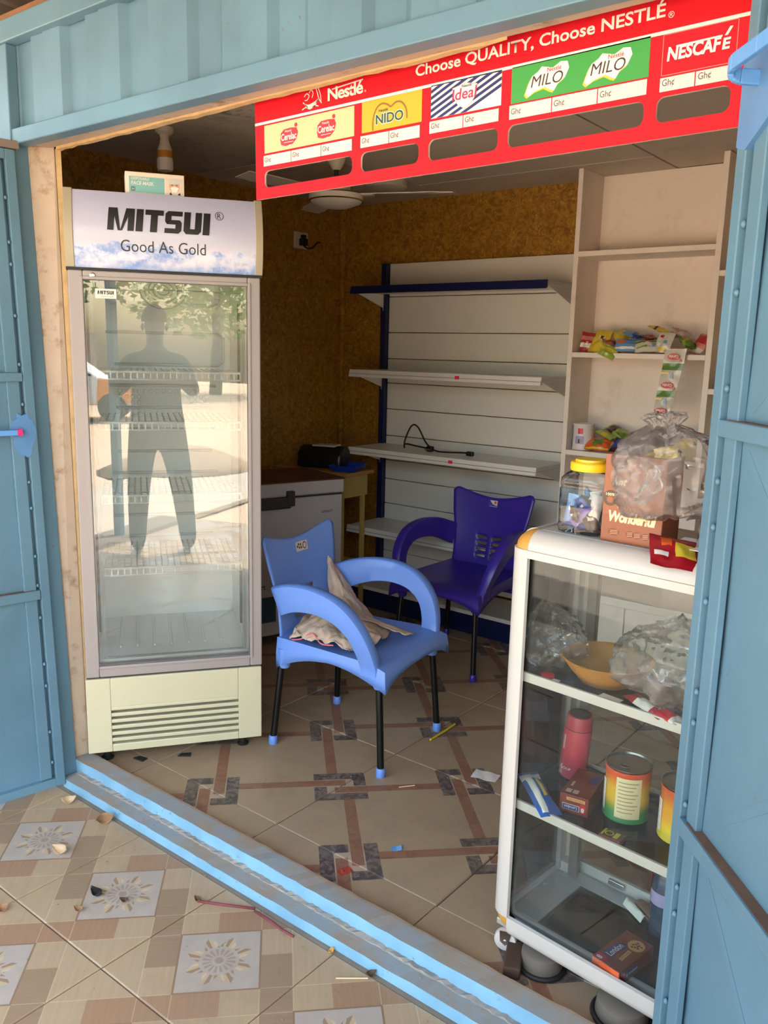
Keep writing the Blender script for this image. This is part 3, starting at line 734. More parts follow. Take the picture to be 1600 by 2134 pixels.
text('lettering', 'Choose QUALITY, Choose NESTLÉ', WHT, sg, (.498, 1.039, .197, .2295), y=-.0014, bold=.02)
text('lettering', '®', WHT, sg, (1.044, 1.055, .197, .208), y=-.0014)
nb = MB()   # nest with birds drawn in white line
def stroke(pts, w=.0011):
    P = spline([(x, 0, z) for x, z in pts], 5)
    for p, q in zip(P[:-1], P[1:]):
        d = (q-p); 
        if d.length < 1e-6: continue
        s = Vector((-d.z, 0, d.x)).normalized()*w
        nb.add([(v.x, -.0014, v.z) for v in (p-s, q-s, q+s, p+s)], [(0, 1, 2, 3)])
for k in range(4): stroke([(.166+.004*k, .200-.003*k+.004), (.182, .196-.002*k), (.205, .200-.003*k), (.219-.003*k, .207-.002*k)])
stroke([(.163, .188), (.175, .192), (.188, .187), (.205, .191), (.216, .189)]); stroke([(.170, .216), (.178, .222), (.186, .216), (.180, .208), (.172, .208)])
stroke([(.186, .222), (.193, .228), (.199, .220), (.195, .210)]); stroke([(.198, .236), (.206, .232), (.212, .220), (.218, .204), (.226, .194)]); stroke([(.206, .232), (.214, .230), (.222, .214), (.224, .198)]); stroke([(.196, .234), (.190, .232)])
obj('nest_emblem', nb, WHT, sg)
LOGR = M('logo_red', (200, 30, 44), .4)
for cx in (.118, .240):
    cz = .137
    g_ = sp('logo_shape', [(cx-.029, cz-.006), (cx-.026, cz-.018), (cx-.010, cz-.022), (cx+.012, cz-.020), (cx+.026, cz-.010), (cx+.031, cz+.006), (cx+.026, cz+.016), (cx+.006, cz+.018), (cx-.016, cz+.017), (cx-.027, cz+.009)], LOGR, -.0016, pp['c'])
    sp('logo_shape', ell(cx+.024, cz+.022, .005, .005, 10), LOGR, -.0016, pp['c']); sp('logo_shape', ell(cx+.004, cz-.0225, .0025, .0025, 8), WHT, -.0020, pp['c'])
    text('lettering', 'Cerelac', WHT, g_, (cx-.026, cx+.026, cz-.009, cz+.007), y=-.0021, bold=.02)
    text('lettering', 'Nestlé', WHT, g_, (cx-.012, cx+.010, cz+.009, cz+.0145), y=-.0021)
    sp('printed_line', rect(cx-.016, cx+.015, cz-.0145, cz-.0135), WHT, -.0020, g_)
ng = M('gold_line', (134, 92, 18), .4); nb2 = MB()
for w, zz in ((.002, 0), (.0009, .0)):
    pts = [(.381, .110), (.382, .135), (.392, .156), (.408, .163), (.424, .158), (.432, .153), (.446, .160), (.462, .157), (.474, .142), (.477, .122)]
    P = spline([(x, 0, z) for x, z in pts], 6)
    for p, q in zip(P[:-1], P[1:]):
        s = Vector((-(q-p).z, 0, (q-p).x)).normalized()*w
        nb2.add([(v.x, -.0014, v.z) for v in (p-s, q-s, q+s, p+s)], [(0, 1, 2, 3)])
    break
obj('heart_outline', nb2, ng, pp['n'])
NGR = M('deep_green', (14, 66, 52), .4)
text('lettering', 'NIDO', WHT, pp['n'], (.3885, .4685, .1195, .1435), y=-.0016, bold=.05)
text('lettering', 'NIDO', NGR, pp['n'], (.390, .467, .121, .142), y=-.0020, bold=.02)
text('lettering', 'Nestlé', NGR, pp['n'], (.398, .424, .146, .152), y=-.0018, bold=.02)
NAVY = M('navy_print', (28, 30, 92), .4); st_ = MB(); x0, x1, z0, z1 = panels['i'][:4]
for k in range(-3, 12):
    def lz(x): return z0+.0125*k+(x-x0)*.42
    poly = [(x, lz(x)) for x in (x0, x1)]+[(x, lz(x)+.0068) for x in (x1, x0)]
    cl = poly
    for sgn, lim in ((1, z0), (-1, z1)):   # clip in z
        out = []
        for i, q in enumerate(cl):
            r_ = cl[(i+1) % len(cl)]; iq, ir = sgn*(q[1]-lim) >= 0, sgn*(r_[1]-lim) >= 0
            if iq: out.append(q)
            if iq != ir:
                t = (lim-q[1])/(r_[1]-q[1]); out.append((q[0]+(r_[0]-q[0])*t, lim))
        cl = out
        if not cl: break
    if len(cl) > 2: st_.add([(x, -.0016, z) for x, z in cl], [tuple(range(len(cl)))])
obj('printed_stripes', st_, NAVY, pp['i'])
sh = [(.596, .160), (.626, .166), (.653, .160), (.651, .142), (.642, .128), (.626, .118), (.609, .128), (.598, .144)]
g_ = sp('shield', [(.625+(x-.625)*1.07, .142+(z-.142)*1.07) for x, z in sh], M('shield_grey', (176, 168, 170), .4), -.0019, pp['i']); sp('shield', sh, WHT, -.0023, g_)
text('lettering', 'Ideal', M('ideal_red', (206, 30, 76), .4), g_, (.594, .655, .136, .158), y=-.0027, bold=.012, shear=.1)
text('lettering', 'Nestlé', BLK, g_, (.618, .642, .1585, .1640), y=-.0027, bold=.02)
for cx, cz in ((.815, .141), (.939, .140)):
    base = [(-.044, -.010), (-.048, -.020), (-.042, -.026), (-.026, -.018), (-.006, -.014), (.006, -.021), (.014, -.024), (.022, -.012), (.036, -.004), (.044, .012), (.040, .024), (.026, .026), (.010, .018), (-.006, .022), (-.014, .024), (-.022, .016), (-.034, .010), (-.040, .0)]
    g_ = sp('logo_shape', [(cx+x-.003, cz+z-.003) for x, z in base], M('gold_print', (216, 176, 44), .4), -.0016, pp['m'])
    sp('logo_shape', [(cx+x, cz+z) for x, z in base], WHT, -.0020, g_)
    text('lettering', 'MILO', M('brown_print', (58, 26, 18), .4), g_, (cx-.036, cx+.032, cz-.011, cz+.010), y=-.0024, bold=.0, shear=.2)
    text('lettering', 'Nestlé', LOGR, g_, (cx-.002, cx+.028, cz+.012, cz+.0195), y=-.0024, bold=.01)
text('lettering', 'NESCAF', WHT, sg, (1.047, 1.139, .1265, .150), y=-.0016, bold=.035, shear=.1)
text('lettering', 'E', WHT, sg, (1.141, 1.155, .1275, .1455), y=-.0016, bold=.035, shear=.1)
sp('lettering', [(1.062, .1475), (1.140, .1485), (1.140, .1515), (1.062, .1505)], WHT); sp('lettering', [(1.144, .1495), (1.149, .1495), (1.157, .162), (1.152, .1625)], WHT)

# ------------------------------------------------------------------ gondola shelving at the back
GW = M('shelf_enamel', (222, 218, 210), .38, var=.04, vscale=3); NV = M('navy_enamel', (16, 24, 70), .35); PINK = M('pink_label', (222, 30, 90), .5)
go = thing('gondola_shelving', 'white steel shop shelving with navy upright, four bracket shelves and navy kick plate', 'shelving', (-3.075, YB-.005, 0))
GL = 1.19
for x in (0, 1.262): obj('upright', MB().box(x-.012, x+.024, -.06, -.004, ZF, 1.985), NV, go, bevel=.002)
js = [1.985, 1.800, 1.600, 1.452, 1.312, 1.162, 1.006, .862, .748, .600, .45, .31, .18]
for a, b in zip(js[:-1], js[1:]):
    obj('back_panel', MB().box(.026, 1.262, -.030, -.018, b+.003, a-.0005), GW, go, bevel=.003)
def gshelf(z, navy, pins):
    y0, y1 = -.337, -.03
    s = obj('shelf', MB().box(.004, GL-.004, y0, y1, z-.022, z), GW, go, bevel=.003)
    lip = MB().prism([(y0-.014, z-.036), (y0-.010, z-.040), (y0+.004, z-.032), (y0+.004, z), (y0-.004, z+.001)], .0, GL, 'x')
    obj('price_rail', lip, NV if navy else GW, s, bevel=.001)
    if not navy:
        obj('rail_groove', MB().box(.0, GL, y0-.0135, y0-.009, z-.022, z-.020), M('groove_shade', (120, 112, 102), .6), s)
    if pins: obj('price_tag', MB().box(pins-.011, pins+.011, y0-.0165, y0-.011, z-.026, z-.010), PINK, s)
    for x in (.004, GL-.008):
        obj('bracket', MB().prism([(y0+.02, z-.024), (y1-.03, z-.10), (-.062, z-.115), (-.050, z-.075), (-.030, z-.024)][::-1], x, x+.004, 'x'), GW, s)
for z, nv, pin in ((1.838, True, None), (1.391, False, .72), (.960, False, .70), (.510, False, None)): gshelf(z, nv, pin)
obj('base_deck', MB().box(.0, GL, -.345, -.03, .15, .172), GW, go, bevel=.003)
obj('kick_plate', MB().box(.0, GL, -.335, -.325, ZF, .15), NV, go)
# power cord on third shelf
pc = thing('power_cord', 'black appliance cord with plug lying looped on the shop shelf', 'cord', (0, 0, 0))
CRD = M('black_cord', (20, 18, 18), .5)
zc_ = .960
cp_ = spline([(-2.80, 3.755, zc_+.006), (-2.80, 3.76, zc_+.05), (-2.765, 3.77, zc_+.13), (-2.72, 3.77, zc_+.125), (-2.66, 3.76, zc_+.05), (-2.615, 3.75, zc_+.022)], 8)
obj('cable', MB().tube(cp_, .0045, 8), CRD, pc, smooth=180)
obj('cable', MB().tube(spline([(-2.80, 3.755, zc_+.006), (-2.78, 3.74, zc_+.030), (-2.70, 3.74, zc_+.024), (-2.615, 3.745, zc_+.016), (-2.56, 3.74, zc_+.008), (-2.49, 3.735, zc_+.01), (-2.42, 3.74, zc_+.014), (-2.37, 3.74, zc_+.016)], 8), .0045, 8), CRD, pc, smooth=180)
pg = obj('plug', MB().box(-2.632, -2.595, 3.725, 3.755, zc_+.002, zc_+.032), CRD, pc, bevel=.006)
for dx in (0, .012, .024): obj('pin', MB().box(-2.628+dx, -2.623+dx, 3.706, 3.726, zc_+.012, zc_+.018), M('brass', (190, 160, 90), .3, 1.0), pg)
obj('connector', MB().box(-2.375, -2.335, 3.728, 3.752, zc_+.002, zc_+.026), CRD, pc, bevel=.005)

# ------------------------------------------------------------------ white wooden wall unit
WW = M('white_painted_board', (228, 216, 204), .6, var=.05, vscale=4, dirt=(150, 120, 92), dirt_amt=.2, dscale=7)
wu = thing('wall_shelf_unit', 'floor-to-ceiling white painted wooden shelf unit with open bays', 'shelving', (0, 0, 0))
YS, YE = 3.674, 3.905
xs = [(-1.800, -1.777), (-1.164, -1.139), (-.52, -.495), (.12, .145)]
for a, b in xs: obj('side_panel', MB().box(a, b, YS, YE, ZF, ZC), WW, wu, bevel=.0015)
for (a, _), (b, _) in zip(xs[:-1], xs[1:]):
    obj('back_board', MB().box(a+.023, b, YE-.008, YE, ZF, ZC), WW, wu)
for z in (1.965, 1.512, 1.054, .62): obj('shelf', MB().box(-1.777, -1.164, YS, YE-.008, z-.023, z), WW, wu, bevel=.0015)
for x0, x1 in ((-1.139, -.52), (-.495, .12)):
    for z in (1.858, 1.371, .90, .62): obj('shelf', MB().box(x0, x1, YS, YE-.008, z-.023, z), WW, wu, bevel=.0015)
# low counter in front of it, seen through the display case
lc = thing('low_counter', 'long low white wooden counter on posts in front of shelf unit', 'counter', (0, 0, 0))
obj('top', MB().box(-1.62, .30, 3.30, 3.665, .455, .49), WW, lc, bevel=.002)
for x in (-1.60, -1.30, -.95, -.55, -.1, .27): obj('leg', MB().box(x-.013, x+.013, 3.315, 3.345, ZF, .455), WW, lc, bevel=.0015)
for x0, x1 in ((-1.587, -1.313), (-1.287, -.963), (-.937, -.563), (-.537, -.113), (-.087, .257)): obj('panel', MB().box(x0, x1, 3.326, 3.334, .13, .455), WW, lc)

# ------------------------------------------------------------------ freezer, desk, printer
FZ = M('freezer_enamel', (188, 182, 184), .4); FZD = M('freezer_dark', (60, 56, 58), .5); TOPB = M('brown_top', (92, 56, 34), .5, var=.15)
fz = thing('chest_freezer', 'pale grey chest freezer with brown covered lid behind blue chair', 'freezer', (-2.985, 2.43, ZF), R(72))
W_, D_ = .775, .41
obj('body', MB().box(0, W_, 0, D_, .05, .735), FZ, fz, bevel=.006)
lid = obj('lid', MB().box(-.004, W_+.004, -.012, D_, .745, .815), FZ, fz, bevel=.008)
obj('lid_cover', MB().box(-.006, W_+.006, -.013, D_+.001, .813, .819), TOPB, lid)
obj('seal', MB().box(.004, W_-.004, -.002, D_-.01, .735, .746), FZD, fz)
hd_ = obj('handle', MB().box(.26, .47, -.030, -.004, .69, .745), FZD, fz, bevel=.006); obj('lock', MB().box(.45, .49, -.034, -.004, .70, .775), FZD, hd_, bevel=.005)
text('lettering', 'LEGACY', M('dull_red', (120, 40, 40), .5), fz, (.655, .72, .648, .660), y=-.0012, bold=.02)
TEAL = M('teal_sticker', (50, 130, 160), .4)
for x in (.15+.235, .15+.345):
    rg = flat('sticker', ell(x, .41, .036, .036, 24), M('sticker_rim', (170, 172, 174), .5), fz, -.001); flat('sticker_centre', ell(x, .41, .029, .029, 24), TEAL, rg, -.0015)
text('lettering', 'ort', FZD, fz, (.30, .345, .29, .315), y=-.0012, bold=.02)
pi_ = flat('printed_panel', rect(.22, .40, .12, .25), M('dark_teal_print', (40, 74, 84), .4), fz, -.001)
for x in (.06, W_-.06):
    for y in (.06, D_-.06): obj('foot', MB().lathe([(.025, 0), (.025, .02), (.012, .03), (.012, .055)], 12, mat=Matrix.Translation((x, y, 0))), M('black_rubber'), fr if False else fz)
dk = thing('side_desk', 'small wooden desk with cream apron in dark corner beside freezer', 'desk', (0, 0, 0))
DY = M('desk_cream', (176, 150, 84), .55)
obj('top', MB().box(-3.42, -2.87, 3.335, 3.575, .832, .850), M('desk_top', (170, 122, 62), .5, var=.1), dk, bevel=.002)
obj('apron', MB().box(-3.40, -2.905, 3.345, 3.357, .71, .832), DY, dk); obj('apron', MB().box(-2.915, -2.903, 3.35, 3.56, .71, .832), DY, dk)
for x in (-3.40, -2.935):
    for y in (3.36, 3.535): obj('leg', MB().box(x, x+.02, y, y+.02, ZF, .832), DY, dk)
obj('stretcher', MB().box(-3.38, -2.935, 3.54, 3.552, .30, .33), DY, dk)
bg = thing('label_printer', 'black rounded desktop printer with white paper slot on the corner desk', 'printer', (-3.14, 3.46, .850), R(18))
obj('body', MB().prism([(-.08, 0), (.08, 0), (.082, .06), (.055, .115), (-.02, .125), (-.07, .085)], -.135, .135, 'x'), M('black_plastic', (18, 17, 18), .35), bg, bevel=.02, seg=3, smooth=60)
obj('paper_cover', MB().box(-.05, .085, -.05, .045, .118, .128), M('grey_plastic', (190, 180, 172), .5), bg, bevel=.004)
tr = thing('blue_tray', 'deep blue plastic tray lying on the corner desk edge beside printer', 'tray', (-2.955, 3.455, .850), R(20))
obj('pan', MB().add([(-.06,-.08,0),(.06,-.08,0),(.06,.08,0),(-.06,.08,0),(-.08,-.10,.035),(.08,-.10,.035),(.08,.10,.035),(-.08,.10,.035),(-.055,-.075,.006),(.055,-.075,.006),(.055,.075,.006),(-.055,.075,.006)],
    [(3,2,1,0),(0,1,5,4),(1,2,6,5),(2,3,7,6),(3,0,4,7),(8,9,10,11),(4,5,9,8),(5,6,10,9),(6,7,11,10),(7,4,8,11)]), M('deep_blue_plastic', (22, 52, 150), .35), tr, bevel=.003)

# ------------------------------------------------------------------ plastic armchairs
def armchair(name, label, loc, rz, col, sticker):
    root = thing(name, label, 'chair', loc, rz, 'plastic armchairs')
    PL = M('chair_plastic_'+name, col, .36, bmp=.04, bscale=300, spec=.5); TB = M('black_tube', (16, 15, 16), .3, .2)
    # seat with waterfall front and hanging skirt
    NU, NV_ = 18, 14
    def hw(x): t = (x+.225)/.475; return .198+.036*min(1, max(0, t))
    def top(u, v):
        x = -.225+.475*u; s = 2*v-1
        z = .413-.020*(1-s*s)*math.sin(math.pi*min(1, u*1.05+.05))-.016*max(0, (u-.78)/.22)**2-.006*u+.0
        return (x, hw(x)*s, z)
    mb = MB(); mb.grid(NU, NV_, top)
    ring = [(i/NU, 0.) for i in range(NU)]+[(1., j/NV_) for j in range(NV_)]+[(1-i/NU, 1.) for i in range(NU)]+[(0., 1-j/NV_) for j in range(NV_)]
    def skirt(u, v):
        x, y, z = top(u, v); s = abs(2*v-1)
        if v in (0., 1.):   # sides: deep at both corners, arched between
            lo = .300+.112*math.sin(math.pi*min(1, max(0, (u-.02)/.98)))**.8*(.62) if u < .5 else .316+.112*math.sin(math.pi*min(1, max(0, (u-.02)/.98)))**.8*.5
        elif u == 1.: lo = .318+.048*(1-s**3)
        else: lo = .300+.07*(1-s**3)
        return (x*(1.03 if u > .9 else 1.0), y*1.03, lo)
    n = len(ring); va = [top(*q) for q in ring]; vb = [((a[0]+b[0])/2*1.005, (a[1]+b[1])/2*1.012, (a[2]+b[2])/2) for a, b in zip(va, [skirt(*q) for q in ring])]; vc = [skirt(*q) for q in ring]
    mb.add(va+vb+vc, [(i, i+n, (i+1) % n+n, (i+1) % n) for i in range(n)]+[(i+n, i+2*n, (i+1) % n+2*n, (i+1) % n+n) for i in range(n)])
    me = mb.mesh('seat', [PL]); bm = bmesh.new(); bm.from_mesh(me); bmesh.ops.remove_doubles(bm, verts=bm.verts, dist=.0005); bmesh.ops.recalc_face_normals(bm, faces=bm.faces); bm.to_mesh(me); bm.free()
    obj('seat', me, PL, root, solid=.006, smooth=70)
    # back with flared, concave top edge and vent slots
    BU, BV = 28, 30
    def bk(u, v):
        s = 2*u-1
        zt = .795-.050*(1-abs(s)**1.7)-(.030 if abs(s) > .985 else (.008 if abs(s) > .92 else 0))
        z = .300+(zt-.300)*v
        t = (z-.30)/.495
        w = .200-.012*math.sin(math.pi*min(1, t/.75))+.032*max(0, (t-.42)/.58)**1.5
        x = -.212-.022*t-.045*t*t-.026*(1-s*s)*min(1, t*2.2)+.0
        return (x, -w*s, z)
    def skip(i, j):
        s = 2*(i+.5)/BU-1; zt = .755; z = .3+(zt-.3)*(j+.5)/BV
        k = round((z-.455)/.0303)
        return 10 <= j <= 17 and j % 2 == 0 and (9 <= i <= 12 or 15 <= i <= 18)
    mb = MB(); mb.grid(BU, BV, bk, skip=skip)
    obj('backrest', mb, PL, root, solid=.007, smooth=60, bevel=0)
    # looped arms
    for sg_ in (-1, 1):
        ctr = spline([(-.225, .560), (-.12, .592), (-.01, .600), (.085, .580), (.150, .525), (.182, .450), (.192, .370)], 5)if False else spline([(-.225, 0, .552), (-.13, 0, .588), (-.02, 0, .600), (.08, 0, .578), (.148, 0, .520), (.180, 0, .445), (.188, 0, .365)], 5)
        vs, fs = [], []; N = len(ctr)
        for k, p in enumerate(ctr):
            a, b = ctr[max(k-1, 0)], ctr[min(k+1, N-1)]; d = (b-a).normalized(); nrm = Vector((-d.z, 0, d.x))
            t = k/(N-1); h = .054-.020*min(1, t*1.5); th = .016+.006*math.sin(math.pi*t)
            yc = (.197+.052*math.sin(math.pi*min(1, t*1.08))**.8+.026*t)
            for (a1, b1) in ((-1, -.75), (-.9, -1), (.0, -1.0), (.9, -1), (1, -.8), (1.06, 0), (1, .8), (.9, 1.15), (.0, 1.0), (-.9, .9), (-1, .75)):
                q = p+nrm*(h*a1); vs.append((q.x, sg_*(yc+th*b1), q.z))
        m_ = 11
        for k in range(N-1):
            for i in range(m_): fs.append((k*m_+i, k*m_+(i+1) % m_, (k+1)*m_+(i+1) % m_, (k+1)*m_+i))
        fs += [tuple(range(m_)), tuple(range((N-1)*m_, N*m_))[::-1]]
        me = MB().add(vs, fs).mesh('armrest', [PL]); bm = bmesh.new(); bm.from_mesh(me); bmesh.ops.recalc_face_normals(bm, faces=bm.faces); bm.to_mesh(me); bm.free()
        obj('armrest', me, PL, root, smooth=45)
    for sx, sy in ((1, 1), (1, -1), (-1, 1), (-1, -1)):
        lg = obj('leg', MB().tube([(.233*sx, .216*sy, .02), (.206*sx, (.198 if sx > 0 else .188)*sy, .385)], .0125, 14), TB, root, smooth=60)
        obj('foot_cap', MB().lathe([(.0145, 0), (.0165, .004), (.0165, .030), (.0135, .034)], 14, mat=Matrix.Translation((.2335*sx, .2165*sy, 0))), PL, lg, smooth=40)
        obj('socket', MB().lathe([(.0175, 0), (.021, .008), (.024, .075)], 14, mat=Matrix.Translation((.208*sx if sx > 0 else -.202, .198*sy if sx > 0 else .188*sy, .314 if sx > 0 else .300))), PL, root, smooth=60)
    def onback(yy, z):      # point on the front of the back
        t = (z-.30)/.495; w = .200-.012*math.sin(math.pi*min(1, t/.75))+.032*max(0, (t-.42)/.58)**1.5; s = yy/w
        return (-.212-.022*t-.045*t*t-.026*(1-s*s)*min(1, t*2.2)+.0045, yy, z)
    def stick(nm, pts, mat, off, parent=root):
        vs = [Vector(onback(a, b))+Vector((off, 0, 0)) for a, b in pts]
        return obj(nm, MB().add(vs, [tuple(range(len(vs)))]), mat, parent)
    def curved(nm, y0, y1, z0, z1, mat, off, parent=root, n=6):
        m_ = MB().grid(n, 2, lambda u, v: Vector(onback(y0+(y1-y0)*u, z0+(z1-z0)*v))+Vector((off, 0, 0))); return obj(nm, m_, mat, parent)
    if sticker == 'icons':
        s0 = curved('sticker', .060, -.012, .690, .726, M('sticker_card', (212, 200, 190), .5), .0012)
        stick('sticker_ring', ell(.042, .708, .012, .014, 16), M('dark_brown_print', (60, 46, 40), .5), .0018, s0); stick('sticker_ring', ell(.042, .708, .0085, .010, 16), M('sticker_card'), .0024, s0)
        for q in ((.018, .714), (.006, .716), (.022, .702), (.010, .703), (-.002, .708)): stick('sticker_dot', ell(q[0], q[1], .0046, .005, 10), M('dark_brown_print'), .0018, s0)
    else:
        s0 = curved('sticker', .022, -.024, .700, .735, M('sticker_blue', (60, 70, 150), .5), .0012)
        stick('sticker_field', [(.020, .708), (-.005, .715), (-.022, .733), (.020, .733)], M('sticker_card'), .0018, s0)
        stick('sticker_flower', [(.0095+.0085*(1 if i % 2 else .62)*math.cos(i*math.pi/8), .7235+.0085*(1 if i % 2 else .62)*math.sin(i*math.pi/8)) for i in range(16)], M('flower_red', (196, 60, 70), .5), .0024, s0)
        stick('sticker_line', [(.020, .703), (-.024, .703), (-.024, .7045), (.020, .7045)], M('sticker_card'), .0018, s0)
    return root
armchair('plastic_armchair', 'cornflower blue plastic armchair with black legs and a crumpled cloth on its seat', (-1.902, 2.298, ZF), R(8), (104, 142, 216), 'icons')
pch = armchair('plastic_armchair', 'dark purple-blue plastic armchair with slotted back in front of shop shelving', (-2.085, 3.285, ZF), R(-88), (52, 34, 140), 'flower')
# (each chair keeps its own plastic)
for o in pch.children_recursive:
    for s_ in o.material_slots:
        if s_.material.name == 'chair_plastic_plastic_armchair': s_.material = M('purple_plastic', (58, 40, 146), .34, bmp=.04, bscale=300)
# crumpled cloth on the blue chair
ch = Matrix.Translation((-1.902, 2.298, ZF)) @ Matrix.Rotation(R(8), 4, 'Z')
def cloth(seed, pts, nu=64, nv=48, amp=.017):
    """cloth panel through a 4x4 control net with pinched folds"""
    from mathutils import noise as mn
    mb = MB()
    def cr(P, t):
        n = len(P)-1; s = min(int(t*n), n-1); f = t*n-s
        a, b, c, d = P[max(s-1, 0)], P[s], P[s+1], P[min(s+2, n)]
        return .5*((2*b)+(c-a)*f+(2*a-5*b+4*c-d)*f*f+(3*b-a-3*c+d)*f**3)
    def fn(u, v):
        rows = [cr([Vector(p) for p in r_], u) for r_ in pts]; p = cr(rows, v)
        q = Vector((u*3.1+seed, v*2.6, seed*1.7))
        r1 = 1-abs(mn.noise(q*1.3))*2; r2 = 1-abs(mn.noise(q*3.0))*2
        return p+Vector((mn.noise(q*2)*amp*.8, mn.noise(q*2+Vector((9, 0, 0)))*amp*.8, r1*amp*.8+r2*amp*.5+(1-2*abs(mn.noise(q*6)))*amp*.22))
    return mb.grid(nu, nv, fn)
CL = M('cream_cloth', (204, 180, 158), .85, var=.12, vscale=18, dirt=(170, 90, 84), dirt_amt=.35, dscale=10, bmp=.25, bscale=220)
clr = thing('crumpled_cloth', 'crumpled cream cloth with pink hem bunched on blue chair seat', 'cloth', tuple(ch.translation), R(8))
obj('fabric', cloth(2.3, [
    [(-.17, -.19, .405), (-.08, -.205, .425), (.0, -.20, .425), (.08, -.19, .410)],
    [(-.20, -.13, .420), (-.10, -.10, .470), (.0, -.11, .450), (.10, -.13, .414)],
    [(-.21, -.02, .440), (-.11, .0, .490), (.02, .0, .455), (.13, -.02, .416)],
    [(-.20, .10, .470), (-.12, .12, .460), (.0, .10, .425), (.09, .08, .412)]]), CL, clr, smooth=180, solid=.0015)
obj('fabric', cloth(7.1, [
    [(-.17, .04, .440), (-.10, .03, .480), (-.02, .04, .470), (.05, .06, .430)],
    [(-.20, .10, .500), (-.15, .09, .510), (-.09, .11, .490), (-.03, .14, .440)],
    [(-.225, .125, .570), (-.195, .115, .580), (-.16, .145, .540), (-.11, .18, .470)],
    [(-.240, .145, .640), (-.232, .145, .638), (-.20, .17, .580), (-.15, .195, .500)]], amp=.008), CL, clr, smooth=180, solid=.0015)
obj('fabric', cloth(4.4, [
    [(-.02, -.03, .470), (.05, .0, .465), (.12, .03, .440), (.17, .05, .422)],
    [(-.03, .02, .480), (.05, .04, .460), (.13, .07, .432), (.185, .085, .418)],
    [(-.04, .07, .460), (.04, .09, .440), (.11, .11, .420), (.16, .12, .413)]], 24, 14, .006), CL, clr, smooth=180, solid=.0015)
HEM = M('pink_hem', (206, 110, 110), .8)
obj('hem', MB().tube(spline([(-.17, -.19, .412), (-.12, -.20, .428), (-.08, -.185, .452), (-.03, -.205, .430), (.02, -.20, .432)], 6), .0028, 6), HEM, clr, smooth=180)
obj('hem', MB().tube(spline([(-.236, .146, .640), (-.20, .172, .585), (-.15, .196, .505)], 6), .0022, 6), HEM, clr, smooth=180)

# ------------------------------------------------------------------ glass display case
from mathutils import noise as mn
AL = M('white_aluminium', (192, 186, 178), .35); ALG = M('grey_aluminium', (176, 174, 172), .35, .3); GOLD = M('gold_corner', (206, 150, 66), .4)
ROT = R(-5.57); OC = Vector((-.865, 1.628, 0))
def W(u, v, z): return OC+Matrix.Rotation(ROT, 3, 'Z') @ Vector((u, v, 0))+Vector((0, 0, z))
dc = thing('display_case', 'white framed glass display case on castors with gold rounded corners', 'display case', tuple(OC), ROT)
CW, CD, ZB, ZT = .98, .335, .100, 1.114
pane = glass('clear_glass', 1.36, (248, 251, 249))
# corner posts: rounded extrusions
def rpost(x0, y0, sx, sy, name='post'):
    r = .042; pts = [(x0, y0+sy*.055), (x0, y0+sy*r)]+[(x0+sx*(r-r*math.cos(R(a))), y0+sy*(r-r*math.sin(R(a)))) for a in (15, 30, 45, 60, 75)]+[(x0+sx*r, y0), (x0+sx*.055, y0), (x0+sx*.055, y0+sy*.012), (x0+sx*.018, y0+sy*.018), (x0+sx*.012, y0+sy*.055)]
    mb = MB(); z0, z1 = ZB+.055, ZT-.042
    mb.prism(pts, z0, z1); return obj(name, mb, AL, dc, smooth=30, bevel=.001)
for a in ((-.048, -.008, 1, 1), (CW-.048, -.008, -1, 1), (-.048, CD, 1, -1), (CW-.048, CD, -1, -1)): rpost(*a)
def quarter(x0, x1, y, z, sy, sz, nm, r=.042, band=.018):
    """rounded edge extrusion running along x: curved outside, flat seats inside"""
    a = [(y+sy*(r-r*math.cos(R(t))), z+sz*(r-r*math.sin(R(t)))) for t in range(90, -1, -10)]
    pts = a+[(y, z+sz*(r+band)), (y+sy*.010, z+sz*(r+band)), (y+sy*.012, z+sz*r), (y+sy*.020, z+sz*.022), (y+sy*r, z+sz*.012)]
    o = obj(nm, MB().prism(pts, x0, x1, 'x'), AL, dc, smooth=30); return o
quarter(.007, CW-.105, -.008, ZT, 1, -1, 'top_rail'); quarter(.007, CW-.105, CD, ZT, -1, -1, 'top_rail')
quarter(.007, CW-.105, -.008, ZB, 1, 1, 'bottom_rail', .032, .026); quarter(.007, CW-.105, CD, ZB, -1, 1, 'bottom_rail', .032, .026)
def side(x, sx):
    for z, sz, r in ((ZT, -1, .042), (ZB, 1, .032)):
        a = [(x+sx*(r-r*math.cos(R(t))), z+sz*(r-r*math.sin(R(t)))) for t in range(90, -1, -10)]
        pts = a+[(x, z+sz*(r+.020)), (x+sx*.010, z+sz*(r+.020)), (x+sx*.012, z+sz*r), (x+sx*r, z+sz*.012)]
        obj('side_rail', MB().prism(pts, .047, CD-.055, 'y'), AL, dc, smooth=30)
side(-.048, 1); side(CW-.048, -1)
obj('seam', MB().box(.007, CW-.105, -.0085, -.0078, ZT-.0425, ZT-.0412), M('seam_shade', (130, 116, 104), .7), dc)
def cap(x, y, sx, sy, zc, sz, r=.0555, rz=.0555):
    """eighth-sphere corner cap"""
    mb = MB(); n = 6; vs = []
    for i in range(n+1):
        for j in range(n+1):
            th, ph = R(90*i/n), R(90*j/n)
            vs.append((x+sx*r*(1-math.cos(ph)*math.cos(th)), y+sy*r*(1-math.cos(ph)*math.sin(th)), zc+sz*rz*math.sin(ph)))
    fs = [(i*(n+1)+j, (i+1)*(n+1)+j, (i+1)*(n+1)+j+1, i*(n+1)+j+1) for i in range(n) for j in range(n)]
    mb.add(vs, fs); obj('corner_cap', mb, GOLD, dc, smooth=180)
